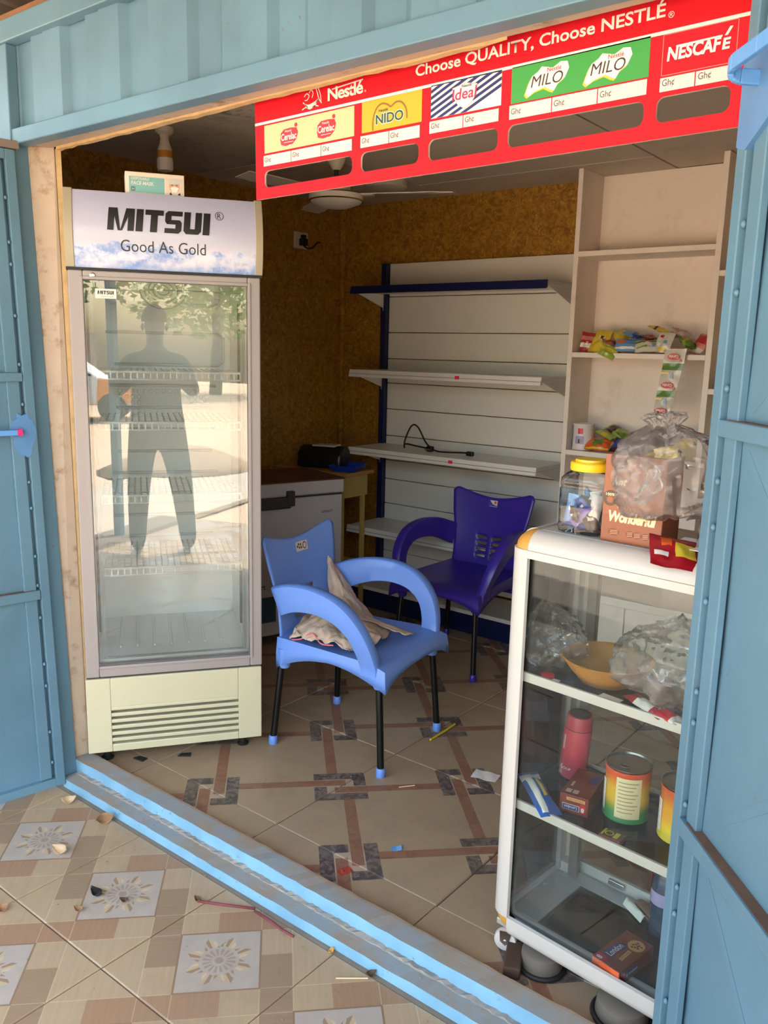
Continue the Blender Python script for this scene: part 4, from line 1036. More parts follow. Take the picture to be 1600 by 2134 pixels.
for x, y, sx, sy in ((-.0485, -.0085, 1, 1), (CW-.0475, -.0085, -1, 1), (-.0485, CD+.0005, 1, -1), (CW-.0475, CD+.0005, -1, -1)):
    cap(x, y, sx, sy, ZT-.0415, 1, .0555, .042)
    if sy > 0: cap(x, y, sx, sy, ZB+.0555, -1)
obj('corner_block', MB().box(-.044, .0, CD-.05, CD-.004, ZB+.002, ZB+.06), AL, dc, bevel=.004)
obj('top_board', MB().box(.005, CW-.10, .045, CD-.053, ZT-.010, ZT-.001), AL, dc)
obj('front_glass', MB().box(.0, CW-.096, .006, .009, ZB+.052, ZT-.058), pane, dc)
obj('side_glass', MB().box(-.040, -.037, .046, CD-.05, ZB+.045, ZT-.055), pane, dc)
obj('side_glass', MB().box(CW-.059, CW-.056, .046, CD-.05, ZB+.045, ZT-.055), pane, dc)
gs = M('rubber_seal', (60, 58, 56), .6)
sl = MB(); x0, x1, z0, z1 = -.001, CW-.096, ZB+.050, ZT-.0575
for b in ((x0, x0+.004, z0, z1), (x1-.004, x1, z0, z1), (x0, x1, z0, z0+.004), (x0, x1, z1-.003, z1)): sl.box(b[0], b[1], .004, .0055, b[2], b[3])
obj('glass_seal', sl, gs, dc)
obj('floor_glass', MB().box(.05, CW-.15, .060, CD-.072, ZB+.028, ZB+.033), glass('tinted_glass', 1.4, (244, 246, 242)), dc)
fr_ = MB()
for b in ((-.03, CW-.07, .004, .060), (-.03, CW-.07, CD-.072, CD-.02), (-.03, .052, .06, CD-.072), (CW-.15, CW-.07, .06, CD-.072)): fr_.box(b[0], b[1], b[2], b[3], ZB+.018, ZB+.034)
obj('floor_frame', fr_, ALG, dc, bevel=.002)
for x, y in ((.0, .29), (-.02, .20), (-.02, .12), (.35, CD-.045)): obj('rivet', MB().lathe([(.006, 0), (.005, .002), (.0001, .003)], 10, mat=Matrix.Translation((x, y, ZB+.034))), ALG, dc, smooth=180)
obj('latch', MB().box(.105, .150, CD-.030, CD-.022, ZB+.045, ZB+.060), M('chrome'), dc, bevel=.002)
for z in (.765, .445):
    s_ = obj('shelf_glass', MB().box(-.03, CW-.07, .014, CD-.03, z, z+.005), glass('shelf_glass', 1.4, (244, 248, 244)), dc)
    obj('shelf_rail', MB().box(-.034, CW-.068, .011, .0185, z-.006, z+.016), AL, s_, bevel=.001)
    obj('shelf_rail', MB().box(-.034, CW-.068, CD-.036, CD-.028, z-.006, z+.012), AL, s_)
# sliding doors at the back
for x0, x1, y in ((-.02, .47, CD-.018), (.43, .92, CD-.026)):
    f_ = MB().box(x0, x0+.032, y, y+.007, ZB+.05, ZT-.07).box(x1-.032, x1, y, y+.007, ZB+.05, ZT-.07).box(x0, x1, y, y+.007, ZB+.04, ZB+.062).box(x0, x1, y, y+.007, ZT-.08, ZT-.06)
    d_ = obj('sliding_door', f_, AL, dc, bevel=.001); obj('door_glass', MB().box(x0+.032, x1-.032, y+.002, y+.005, ZB+.062, ZT-.08), pane, d_)
obj('standard', MB().box(-.036, -.024, CD-.058, CD-.046, ZB+.04, ZT-.06), ALG, dc); obj('standard', MB().box(.005, .030, CD-.062, CD-.050, ZB+.04, ZT-.06), M('steel_strip', (150, 142, 134), .35, .6), dc)
for x, y in ((-.012, .022), (CW-.09, .022), (-.012, CD-.03), (CW-.09, CD-.03)):
    w_ = obj('castor', MB().lathe([(.006, -.010), (.026, -.010), (.028, -.006), (.028, .006), (.026, .010), (.006, .010)], 22, mat=Matrix.Translation((x, y, ZF+.028)) @ Matrix.Rotation(R(25), 4, 'Z') @ Matrix.Rotation(R(90), 4, 'X')), M('castor_white', (206, 196, 186), .4), dc, smooth=40)
    fk = MB()
    for s in (-.0135, .0115): fk.prism([(-.012, .028), (-.014, .056), (.016, .056), (.008, .024), (.0, .018)], s, s+.002, 'y', mat=Matrix.Translation((x, y, ZF)) @ Matrix.Rotation(R(25), 4, 'Z'))
    obj('fork', fk, M('chrome'), w_); obj('axle', MB().lathe([(.005, -.016), (.005, .016)], 10, mat=Matrix.Translation((x, y, ZF+.028)) @ Matrix.Rotation(R(25), 4, 'Z') @ Matrix.Rotation(R(90), 4, 'X')), M('chrome'), w_, smooth=40)

# ------------------------------------------------------------------ soft goods helpers
def packet_mesh(w, h, t, seed=0, n=14, crumple=.006, bend=0.0):
    """pillow packet lying in XY, crimped flat at both ends (±h/2), standing t thick"""
    mb = MB()
    for side_ in (1, -1):
        def fn(u, v):
            a, b = 2*u-1, 2*v-1
            f = max(0, 1-abs(a)**2.6)**.8*max(0, 1-min(1, abs(b)/.90)**2.4)**.8
            q = Vector((a*1.5+seed*3.1, b*2.0, side_*4.0+seed))
            k = mn.noise(q*1.4)*crumple*(.35+f)+(1-2*abs(mn.noise(q*2.6)))*crumple*.5*f
            x = a*w/2*(1-.05*f)+mn.noise(q)*crumple*.4; y = b*h/2
            return (x, y, side_*t/2*f+k*side_+bend*(b*b-.3)+mn.noise(Vector((a*1.2+seed, b*1.2, 7)))*crumple*.8)
        mb.grid(n, n, fn)
    return mb
def packet(name, label, M4, w, h, t, mats, bands, seed=0, crumple=.006, bend=0.0, group=None, cat='packet', emb=None):
    """bands: list of (v0,v1,material index) colouring by length; mats[0] the ground"""
    mb = packet_mesh(w, h, t, seed, crumple=crumple, bend=bend); n = 14
    for i in range(len(mb.f)):
        j = (i % (n*n))//n; c = (i % n+.5)/n; v = (j+.5)/n
        for bd in bands:
            if bd[0] <= v < bd[1] and (len(bd) < 5 or bd[3] <= c < bd[4]): mb.m[i] = bd[2]
    o = obj(name, mb, mats, None, smooth=180); o.matrix_world = M4; tag(o, label, cat, group)
    return o
def pm(name, col): return M('foil_'+name, col, .28, spec=.7)
YEL, REDF, BLU, GRN, ORG, SIL, DBR, LGR, PINKF, DBL, WHF = (pm('yellow', (206, 180, 50)), pm('red', (164, 34, 40)), pm('blue', (96, 142, 190)), pm('green', (92, 126, 44)), pm('orange', (214, 92, 34)), pm('silver', (200, 194, 184)), pm('dark', (60, 34, 30)), pm('lime', (150, 170, 70)), pm('pink', (196, 120, 110)), pm('dark_blue', (30, 60, 140)), pm('white', (226, 218, 206)))
def T(x, y, z, rx=0, ry=0, rz=0): return Matrix.Translation((x, y, z)) @ Matrix.Rotation(R(rz), 4, 'Z') @ Matrix.Rotation(R(ry), 4, 'Y') @ Matrix.Rotation(R(rx), 4, 'X')
Z2 = 1.512
g2 = 'snack packets heaped on the upper shelf'
P2 = [('packet with red and pink foil leaning at the left end of the upper heap', T(-1.735, 3.76, Z2+.046, 70, 10, 30), .075, .10, .02, [REDF, WHF, PINKF], [(.2, .45, 1), (.6, .8, 2)], 1),
      ('tall yellow foil packet with a barcode leaning near left end of heap', T(-1.668, 3.735, Z2+.052, 62, 6, -12), .085, .115, .022, [YEL, WHF, DBR], [(.5, .75, 1, .45, .8), (.56, .70, 2, .52, .72)], 2),
      ('yellow foil packet lying behind, folded over the heap top', T(-1.595, 3.79, Z2+.085, 25, -14, 40), .075, .10, .016, [YEL, LGR], [(.7, .95, 1)], 3),
      ('crumpled dark red packet in the middle left of upper heap', T(-1.608, 3.725, Z2+.034, 40, 10, 60), .08, .085, .022, [REDF, PINKF], [(.3, .5, 1)], 4),
      ('blue packet resting on top of the heap middle', T(-1.525, 3.77, Z2+.085, 10, 8, 80), .06, .095, .020, [BLU, DBL], [(.0, .35, 1)], 5),
      ('light blue packet with a white stripe at shelf edge', T(-1.530, 3.715, Z2+.036, 48, 0, 8), .105, .075, .022, [BLU, WHF, ORG], [(.12, .26, 1), (.6, .85, 2, .1, .45)], 6),
      ('olive yellow empty wrapper corner drooping over upper shelf edge', T(-1.596, 3.668, Z2+.006, 66, 24, 20), .075, .062, .006, [LGR, YEL], [(.5, .8, 1)], 7),
      ('green and silver packet with small pictures in heap centre', T(-1.435, 3.715, Z2+.034, 42, -6, 18), .105, .078, .024, [SIL, GRN, LGR, BLU], [(.7, .9, 1), (.2, .4, 2, .1, .5), (.3, .6, 3, .7, .85)], 8),
      ('silver packet with blue drop standing right of centre', T(-1.365, 3.725, Z2+.050, 66, 4, -14), .08, .095, .022, [SIL, YEL, BLU, REDF], [(.1, .25, 1), (.4, .6, 2, .55, .8), (.7, .85, 3, .2, .4)], 9),
      ('yellow wrapper arched over the right half of heap', T(-1.385, 3.785, Z2+.098, 20, 0, 86), .07, .15, .014, [YEL, DBR, REDF], [(.0, .3, 2), (.72, .8, 1)], 10),
      ('dark wrapper tucked under yellow arch of heap', T(-1.44, 3.79, Z2+.062, 30, 0, 70), .07, .10, .02, [DBR, REDF], [(.5, .8, 1)], 11),
      ('bright green rolled packet at right of the heap', T(-1.262, 3.725, Z2+.052, 30, 18, 74), .05, .10, .030, [GRN, LGR], [(.4, .55, 1)], 12),
      ('pink and silver wrapper lying over the green roll', T(-1.285, 3.76, Z2+.084, 30, 10, 60), .08, .12, .014, [PINKF, SIL, BLU], [(.3, .6, 1), (.8, .95, 2)], 13),
      ('red and white wrapper against the right side panel', T(-1.212, 3.745, Z2+.046, 58, 8, -30), .07, .10, .02, [PINKF, REDF, SIL], [(.5, .9, 1), (.1, .3, 2)], 14)]
for L_, m4, w, h, t, ms, bd, sd in P2: packet('snack_packet', L_, m4, w, h, t, ms, bd, sd, .007, group=g2)
Z3 = 1.054; g3 = 'snack packets heaped on the lower shelf'
P3 = [('orange foil packet with a green picture lying in front on lower shelf', T(-1.632, 3.715, Z3+.036, 36, 0, 6), .115, .085, .026, [ORG, GRN, YEL], [(.3, .8, 1, .3, .75), (.05, .15, 2)], 21),
      ('yellow green wrapper folded on top of lower heap', T(-1.60, 3.77, Z3+.076, 18, -8, 70), .075, .13, .014, [LGR, DBR, YEL], [(.0, .2, 1), (.5, .7, 2)], 22),
      ('olive packet pointing up at back of the lower heap', T(-1.575, 3.80, Z3+.094, 20, -22, 60), .06, .13, .012, [LGR, DBR], [(.6, .9, 1)], 23),
      ('green packet with dark ends right of the lower heap', T(-1.505, 3.775, Z3+.066, 26, 4, 84), .085, .12, .022, [GRN, LGR, DBR], [(.3, .6, 1), (.85, 1, 2)], 24),
      ('dark blue packet with white dot beside orange packet', T(-1.525, 3.715, Z3+.038, 46, 0, -20), .085, .085, .024, [DBL, WHF, DBR], [(.5, .7, 1, .4, .6), (.0, .3, 2)], 25),
      ('dark brown wrapper at the right end of lower heap', T(-1.43, 3.74, Z3+.05, 40, 0, 30), .10, .09, .03, [DBR, REDF], [(.4, .7, 1)], 26)]
for L_, m4, w, h, t, ms, bd, sd in P3: packet('snack_packet', L_, m4, w, h, t, ms, bd, sd, .006, group=g3)
# strip of joined sachets hanging over the shelf edge
ss = thing('sachet_strip', 'hanging strip of joined silver and green cereal sachets over upper shelf edge', 'sachets', (-1.285, 3.652, 1.53))
def sachet(w0, w1, h, top, xoff, xoff1, name, full=True):
    mb = MB(); nu, nv = 8, 12; hh = h
    for s_ in (1, -1):
        def fn(u, v):
            a = 2*u-1; w = w0+(w1-w0)*v; f = max(0, 1-a*a)*max(0, math.sin(math.pi*min(1, max(0, (v-.05)/.9))))
            return (xoff+(xoff1-xoff)*v+a*w/2, -.004*0-s_*(.004+.008*f)*(.2+f)+mn.noise(Vector((a*2, v*4, top*9)))*.004, top-h*v)
        mb.grid(nu, nv, fn)
    o = obj(name, mb, [SIL, GRN], ss, smooth=180)
    for i, p in enumerate(o.data.polygons):
        j = (i % (nu*nv))//nu
        p.material_index = 1 if (j < 3 and full) else 0
    return o
zt = 0.0; tops = [(.006, .090, .092, .062, .004, -.004, False), (-.056, .092, .080, .118, -.004, -.022, True), (-.174, .082, .070, .110, -.022, -.042, True)]
for top, w0, w1, h, xa, xb, full in tops:
    o = sachet(w0, w1, h, top, xa, xb, 'sachet', full)
    cx, cz = xb+.004, top-h*(.80 if full else .55)
    lg = obj('logo_shape', MB().prism(ell(cx, cz, .027, .0135, 16), -.0165, -.0155, 'y'), LOGR, o)
    text('lettering', 'Cerelac', WHT, lg, (cx-.021, cx+.021, cz-.007, cz+.007), y=-.0170, bold=.02, flip=True)
    obj('corner_mark', MB().prism(rect(cx+.024, cx+.034, cz-.022, cz-.010), -.0145, -.0135, 'y'), REDF, o)
    if full:
        obj('picture_drop', MB().prism([(cx+.010, cz+.030), (cx+.022, cz+.028), (cx+.024, cz+.042), (cx+.017, cz+.054), (cx+.010, cz+.044)], -.0175, -.0165, 'y'), pm('blue', (0, 0, 0)), o)
        obj('picture_band', MB().prism(rect(cx-.032, cx+.004, cz+.048, cz+.056), -.0165, -.0155, 'y'), YEL, o)
def tin(name, label, loc, r, h, body, parts=(), rz=0, cat='tin', lid=None, group=None, top=None):
    t = thing(name, label, cat, loc, R(rz), group)
    obj('can', MB().lathe([(r*.94, 0), (r*1.02, .002), (r*1.02, .006), (r*.985, .009), (r*.985, h-.009), (r*1.02, h-.006), (r*1.02, h-.001)]+([(r*1.0, h), (r*.95, h-.004), (.0001, h-.005)] if not lid else [(r*.9, h), (.0001, h)]), 36), body, t, smooth=40)
    return t
WTIN = M('tin_white', (212, 204, 200), .4)
t = tin('milk_tin', 'white tin with a blue band and a red label at left end of lower shelf', (-1.725, 3.745, Z3), .050, .125, WTIN, rz=0)
def wrap(nm, t, r, a0, a1, z0, z1, mat, n=10, parent=None):
    mb = MB().grid(n, 1, lambda u, v: (r*math.cos(R(a0+(a1-a0)*u)), r*math.sin(R(a0+(a1-a0)*u)), z0+(z1-z0)*v)); return obj(nm, mb, mat, parent or t, smooth=180)
wrap('label_band', t, .0500, -150, -140, .010, .114, DBL); wrap('label_patch', t, .0500, -95, -68, .078, .104, LOGR); wrap('label_patch', t, .0500, -110, -60, .030, .068, M('label_lilac', (160, 150, 190), .5)); wrap('label_patch', t, .0503, -92, -74, .034, .054, DBR); wrap('label_patch', t, .0500, -185, -155, .012, .05, BLU)
t = tin('lidded_tin', 'cream tin with a red plastic lid at right end of lower shelf', (-1.235, 3.76, Z3), .056, .112, M('tin_cream', (206, 186, 140), .45), lid=True)
obj('lid', MB().lathe([(.0585, .100), (.0590, .104), (.0590, .118), (.056, .121), (.0001, .119)], 32), M('red_plastic', (176, 24, 36), .35), t, smooth=40)
wrap('label_patch', t, .0556, -100, -60, .05, .09, YEL)
o = packet('dark_bundle', 'small dark bundle on the right bay shelf beside door leaf', T(-1.098, 3.75, 1.371+.022, 0, 0, 20), .06, .06, .05, [DBL], [], 31, .002, cat='bundle')

# ------------------------------------------------------------------ goods on top of the display case
jr = thing('sweet_jar', 'square clear plastic jar with yellow screw lid half full of sweets', 'jar', tuple(W(.087, .101, ZT-.0008)), ROT+R(3))
jr.scale = (1.07, 1.07, 1.0)
cl = film('jar_plastic', (240, 238, 232), .05, 1.5, .04)
def rsq(h_, r, z, n=5): return [(x, y, z) for x, y in rrect(-h_, h_, -h_, h_, r, n)]
def loft(rings):
    mb = MB(); n = len(rings[0]); vs = [p for r_ in rings for p in r_]
    fs = [(k*n+i, k*n+(i+1) % n, (k+1)*n+(i+1) % n, (k+1)*n+i) for k in range(len(rings)-1) for i in range(n)]
    return mb.add(vs, fs+[tuple(range(n))[::-1]])
obj('jar_body', loft([rsq(.040, .012, .0), rsq(.046, .012, .004), rsq(.0475, .012, .015), rsq(.0475, .012, .098), rsq(.0455, .012, .103), rsq(.0475, .014, .108), rsq(.0475, .018, .122), rsq(.043, .03, .132), rsq(.037, .0365, .138), rsq(.037, .0365, .146)]), cl, jr, smooth=50)
obj('lid', MB().lathe([(.0405, .138), (.0415, .141), (.0415, .154), (.039, .157), (.0325, .157), (.0315, .163), (.0001, .1635)], 40), M('yellow_lid', (238, 192, 30), .35), jr, smooth=35)
# sweets in the jar: each wrapped sweet its own thing
rnd = random.Random(11); cols = [('blue', DBL), ('white and blue', WHF), ('pale blue', BLU), ('silver', SIL), ('dark', DBR), ('violet', pm('violet', (110, 90, 160)))]
jm = Matrix.Translation(jr.location) @ Matrix.Rotation(ROT+R(3), 4, 'Z') @ Matrix.Diagonal((1.07, 1.07, 1, 1))
spots = [(-.012, -.014, .014, 4, 0, 92, .024, .070, .014, 0, 'dark blue wrapped bar lying flat at the jar bottom front'), (.014, .016, .014, 0, 4, 80, .028, .062, .014, 1, 'white and blue wrapped bar at the jar bottom back'),
         (-.030, -.016, .052, 84, 6, 14, .022, .062, .010, 2, 'pale blue wrapped bar standing upright in jar left corner'), (-.008, -.020, .040, 62, 20, -30, .032, .052, .012, 5, 'violet wrapped sweet tilted in jar front'),
         (.018, -.022, .030, 40, -10, 40, .030, .050, .012, 4, 'dark wrapped sweet in the jar lower right'), (.022, -.010, .058, 74, 10, 24, .024, .056, .010, 3, 'silver wrapped sweet leaning at the jar right'),
         (.0, .012, .052, 30, 20, 60, .030, .050, .014, 0, 'dark blue wrapped sweet at jar middle'), (-.02, .020, .036, 20, -20, 20, .03, .05, .014, 1, 'white wrapped sweet at jar back left'), (.026, .024, .040, 20, 30, 110, .03, .046, .014, 2, 'pale blue wrapped sweet at jar back right'), (.004, -.002, .070, 16, -18, 100, .026, .046, .012, 4, 'dark sweet on top of jar filling')]
for k in range(12):
    cn, nm0 = rnd.randrange(6), ('front', 'left', 'right', 'back')[k % 4]
    spots.append(((.0 if k % 4 in (0, 3) else (-.028 if k % 4 == 1 else .028))+rnd.uniform(-.014, .014), (-.026 if k % 4 == 0 else .024 if k % 4 == 3 else 0)+rnd.uniform(-.012, .012), .022+.0052*k, rnd.uniform(30, 80), rnd.uniform(-30, 30), rnd.uniform(0, 180), .024, .038, .012, cn, 'small wrapped sweet among the filling inside the clear jar'))
for x, y, z, rx, ry, rz, w, h, t, ci, lb in spots:
    packet('wrapped_sweet', lb, jm @ T(x, y, z, rx, ry, rz), w, h, t, [cols[ci][1], WHF, REDF], [(.4, .6, 1, .3, .7)], x*100, .002, group='wrapped sweets inside the jar', cat='sweet')
# tall copper box
bx = thing('copper_carton', 'tall copper brown biscuit carton with cream script lettering on display case', 'box', tuple(W(.150, .049, ZT-.0008)), ROT+R(2))
COP = M('copper_card', (158, 88, 56), .38, var=.10, vscale=5); COPD = M('copper_dark', (140, 74, 44), .4)
BW, BH, BDp = .134, .186, .085
obj('carton', MB().box(0, BW, 0, BDp, 0, BH), COP, bx, bevel=.0015)
flat('printed_panel', rect(0.001, BW-.001, .001, .058), M('copper_band', (138, 74, 44), .38), bx, -.0006)
CRM = M('cream_script', (240, 216, 160), .4)
text('lettering', 'Wonderful', CRM, bx, (.016, .122, .044, .068), y=-.0012, bold=.045, shear=.22, spacing=.92)
text('lettering', 'MILKY CO', M('copper_print', (214, 150, 110), .4), bx, (.034, .076, .072, .078), y=-.0010)
text('lettering', 'Imt', CRM, bx, (.022, .052, .122, .138), y=-.0010, bold=.03, shear=.3, flip=False)
text('lettering', 'C', CRM, bx, (.030, .037, .108, .115), y=-.0010, bold=.02)
sl_ = flat('printed_seal', ell(.017, .093, .0165, .0165, 28), M('seal_dark', (84, 60, 40), .45), bx, -.0010); flat('printed_seal', [(.017+(.010 if i % 2 else .006)*math.cos(i*math.pi/10), .090+(.010 if i % 2 else .006)*math.sin(i*math.pi/10)) for i in range(20)], COP, sl_, -.0014)
text('lettering', '100%', CRM, sl_, (.007, .027, .098, .104), y=-.0015, bold=.02)
for cx, w in ((.030, .013), (.066, .009), (.082, .010), (.100, .009)):
    q = flat('bean_print', ell(cx, .022, w, .0075, 18, .3), M('bean_brown', (112, 56, 34), .4), bx, -.0010)
    for k in (-.45, -.1, .25): flat('bean_line', [(cx-w*.6, .022+k*.010-.0005), (cx+w*.7, .024+k*.010-.0005), (cx+w*.7, .024+k*.010+.0005), (cx-w*.6, .022+k*.010+.0005)], M('copper_print'), q, -.0013)
# crumpled clear bags
def bag(name, label, M4, prof, seed, mat, amp=.03, n=84, m=60, ax=1.0, cat='plastic bag', tailw=None):
    """closed limp bag: lathe-like profile (radius, height) pinched and creased"""
    mb = MB(); rows = []
    for j in range(m+1):
        v = j/m; k = v*(len(prof)-1); i = min(int(k), len(prof)-2); f = k-i
        f2 = f*f*(3-2*f); r = prof[i][0]*(1-f2)+prof[i+1][0]*f2; z = prof[i][1]*(1-f)+prof[i+1][1]*f
        for i2 in range(n):
            a = 2*math.pi*i2/n; d = Vector((math.cos(a), math.sin(a), z*7+seed))
            q = d*1.6
            c1 = 1-2*abs(mn.noise(q)); c2 = 1-2*abs(mn.noise(q*2.3+Vector((5, 1, seed)))); c3 = 1-2*abs(mn.noise(q*5.1+Vector((2, 7, seed))))
            c4 = 1-2*abs(mn.noise(q*9.3+Vector((4, 4, seed))))
            rr = r*(1+.30*mn.noise(d*.9))+amp*(c1*.50+c2*.40+c3*.24+c4*.10)*min(1, r/.05+.15)
            zz = z+amp*.5*mn.noise(q*1.2+Vector((3, 3, 3)))
            rows.append((rr*math.cos(a)*ax, rr*math.sin(a), zz))
    fs = [(j*n+i, j*n+(i+1) % n, (j+1)*n+(i+1) % n, (j+1)*n+i) for j in range(m) for i in range(n)]
    mb.add(rows, fs); o = obj(name, mb, mat, None, smooth=35); o.matrix_world = M4
    zl = min((M4 @ v.co).z for v in o.data.vertices)
    tag(o, label, cat); return o, zl
FILM = film('clear_film', (246, 234, 224), .26, 1.42, .14); FILM2 = film('clear_film_thin', (240, 234, 226), .13, 1.40, .10)
o, zl = bag('clear_plastic_bag', 'large crumpled clear plastic bag pulled over copper carton top', Matrix.Identity(4), [(.020, .0), (.060, .015), (.078, .05), (.084, .09), (.080, .125), (.060, .155), (.036, .172), (.016, .190), (.026, .208), (.008, .214)], 3.0, FILM, .026, ax=1.1)
o.matrix_world = Matrix.Translation(W(.285, .085, ZT+.062)) @ Matrix.Rotation(R(-8), 4, 'Y')
o, zl = bag('clear_plastic_bag', 'limp flap of clear plastic film hanging in front of copper carton', Matrix.Identity(4), [(.004, .0), (.012, .010), (.017, .030), (.020, .060), (.014, .085), (.006, .095)], 8.0, FILM2, .014, ax=2.2)
o.matrix_world = Matrix.Translation(W(.215, .028, ZT+.096)) @ Matrix.Rotation(ROT+R(2), 4, 'Z') @ Matrix.Rotation(R(20), 4, 'Y')
# dark goods in the big bag, and things behind it
packet('brown_wrapper', 'dark brown wrapper inside the large clear plastic bag', Matrix.Translation(W(.215, .095, ZT+.205)) @ T(0, 0, 0, 70, -24, 20), .05, .075, .02, [DBR, YEL], [(.1, .2, 1)], 41)
packet('yellow_wrapper', 'small yellow wrapper inside the clear plastic bag top', Matrix.Translation(W(.268, .075, ZT+.195)) @ T(0, 0, 0, 70, -16, 10), .045, .026, .008, [pm('pale_yellow', (222, 200, 110)), WHF], [(.4, .6, 1)], 42)
packet('red_snack_packet', 'open dark red snack packet with yellow panel at display case front edge', Matrix.Translation(W(.332, .012, ZT+.010)) @ T(0, 0, 0, 32, 8, 30), .095, .085, .020, [pm('deep_red', (150, 16, 30)), YEL, WHF, ORG], [(.30, .68, 1, .50, .95), (.30, .45, 2, .1, .35), (.55, .9, 3, .2, .45)], 43, .005)
packet('grey_polythene', 'grey crumpled polythene sheet beside red snack packet on display case', Matrix.Translation(W(.39, .12, ZT+.030)) @ T(0, 0, 0, 20, 12, 20), .11, .11, .04, [pm('grey_poly', (150, 142, 138))], [], 44, .012)
packet('silver_wrapper', 'shiny silver and black wrapper behind grey polythene sheet', Matrix.Translation(W(.42, .19, ZT+.070)) @ T(0, 0, 0, 50, 20, 30), .08, .09, .03, [SIL, DBR], [(.3, .6, 1)], 45, .01)
packet('brown_bag', 'dark brown paper bundle at the back of display case top', Matrix.Translation(W(.46, .285, ZT+.085)) @ T(0, 0, 0, 60, 0, 10), .16, .14, .07, [DBR, COPD], [(.5, .8, 1)], 46, .008)
tag(obj('paper_sheet', MB().box(-.10, .12, -.035, .035, 0, .0015), M('white_paper', (226, 216, 206), .7), None, tuple(W(.41, .065, ZT+.020)), (R(6), 0, ROT+R(-2))), 'white folded paper strip lying over red snack packet', 'paper')

# ------------------------------------------------------------------ inside the display case
S2, S1, S0 = .4502, .7702, ZB+.0342
fk_ = thing('vacuum_flask', 'pink red slim vacuum flask standing on the lower glass shelf', 'flask', tuple(W(.020, .232, S2)), 0, rot=(0, R(4), ROT))
FL = M('flask_pink', (198, 66, 84), .42)
obj('body', MB().lathe([(.030, 0), (.0345, .004), (.0345, .125), (.0335, .132)], 36), FL, fk_, smooth=40)
obj('band', MB().lathe([(.0335, .131), (.0335, .134)], 36), DKG, fk_)
obj('cap', MB().lathe([(.0335, .134), (.0325, .163), (.030, .168), (.0001, .1685)], 36), M('flask_cap', (186, 64, 80), .4), fk_, smooth=40)
obj('cap_top', MB().lathe([(.026, .1684), (.026, .1700), (.0001, .1704)], 28), M('flask_top', (60, 40, 42), .4), fk_)
cyl = lambda px, pz: (.0352*math.sin(px/.0345), -.0352*math.cos(px/.0345), pz)
text('lettering', '6', WHT, fk_, (-.020, -.010, .022, .038), fn=cyl, bold=.03); text('lettering', 'OUP', WHT, fk_, (-.009, .012, .026, .033), fn=cyl, bold=.02)
text('lettering', '|||', WHT, fk_, (-.020, -.012, .010, .020), fn=cyl, bold=.02)
lb_ = MB().grid(4, 1, lambda u, v: cyl(-.020+.007*u, .078+.038*v)); obj('label_strip', lb_, M('label_pale', (220, 170, 170), .5), fk_)
def can_mat(nm, b0, b1, b2):
    m, nt, p = newmat(nm); vec, x, y, z = coords(nt)
    c = mixc(nt, ramp(nt, z, .020, .060), b0, b1); c = mixc(nt, ramp(nt, z, .075, .118), c, b2)
    nt.links.new(c, p.inputs['Base Color']); p.inputs['Roughness'].default_value = .35; return m
TINL = M('tin_lid', (146, 138, 128), .3, .8)
for i, (u, v, m_, lb) in enumerate(((.206, .160, can_mat('can_rainbow', (44, 128, 66), (214, 170, 56), (214, 84, 50)), 'large ring-pull tin with red, yellow and green label on lower glass shelf'), (.340, .165, can_mat('can_sunset', (232, 200, 40), (226, 160, 50), (208, 96, 56)), 'ring-pull tin with orange to yellow label beside the blue door leaf'))):
    t = tin('food_tin', lb, tuple(W(u, v, S2)), .0515, .124, m_, rz=math.degrees(ROT))
    obj('lid', MB().lathe([(.0515, .1265), (.0535, .1285), (.0535, .1300), (.051, .1305), (.049, .126), (.0001, .126)], 36), TINL, t, smooth=40)
    rp2 = MB().tube([(.012*math.cos(a*math.pi/8), -.022+.008*math.sin(a*math.pi/8)+.0, .1285) for a in range(16)], .0012, 5, closed=True); obj('ring_pull', rp2, TINL, t, smooth=180)
    wrap('label_panel', t, .0523, -92, -28, .014, .112, M('can_label_cream', (216, 200, 156), .5)); wrap('label_panel', t, .0523, -172, -128, .016, .092, M('can_label_white', (222, 214, 206), .5))
    for k in range(9): wrap('text_lines', t, .0526, -86, -36-(k % 3)*6, .100-.009*k, .1026-.009*k, M('tiny_print', (150, 140, 110), .6), 6)
    for k in range(7): wrap('text_lines', t, .0526, -168, -134-(k % 2)*5, .082-.009*k, .0838-.009*k, M('tiny_print'), 5)
def biscuit_box(nm, lb, M4, L_, Wd, H, side_first):
    t = thing(nm, lb, 'box', (0, 0, 0), group='biscuit cartons in the display case'); t.matrix_world = M4
    BRN = M('biscuit_brown', (112, 46, 30), .35); b = obj('carton', MB().box(0, Wd, 0, L_, 0, H), BRN, t, bevel=.001)
    OE = M('biscuit_orange', (206, 92, 50), .4); NVP = M('biscuit_navy', (40, 48, 110), .4); RDP = M('biscuit_red', (176, 30, 44), .4)
    return t, BRN, OE, NVP, RDP
# lying carton at the bottom: long axis runs away to the right, orange end to the front
t, BRN, OE, NVP, RDP = biscuit_box('biscuit_carton', 'brown biscuit carton with orange end lying on the display case floor', Matrix.Translation(W(.228, .012, S0)) @ Matrix.Rotation(ROT+R(-6), 4, 'Z') @ Matrix.Diagonal((1, 1.08, .60, 1)), .125, .072, .060, 0)
obj('end_flap', MB().box(.001, .071, -.0008, 0, .001, .059), OE, t)
def topflat(nm, pts, mat, par, z): return obj(nm, MB().prism(pts, z-.0004, z), mat, par)
topflat('printed_block', rect(.002, .028, .002, .020), RDP, t, .0606)
def topfn(L0): return lambda px, pz: (px, pz, L0)
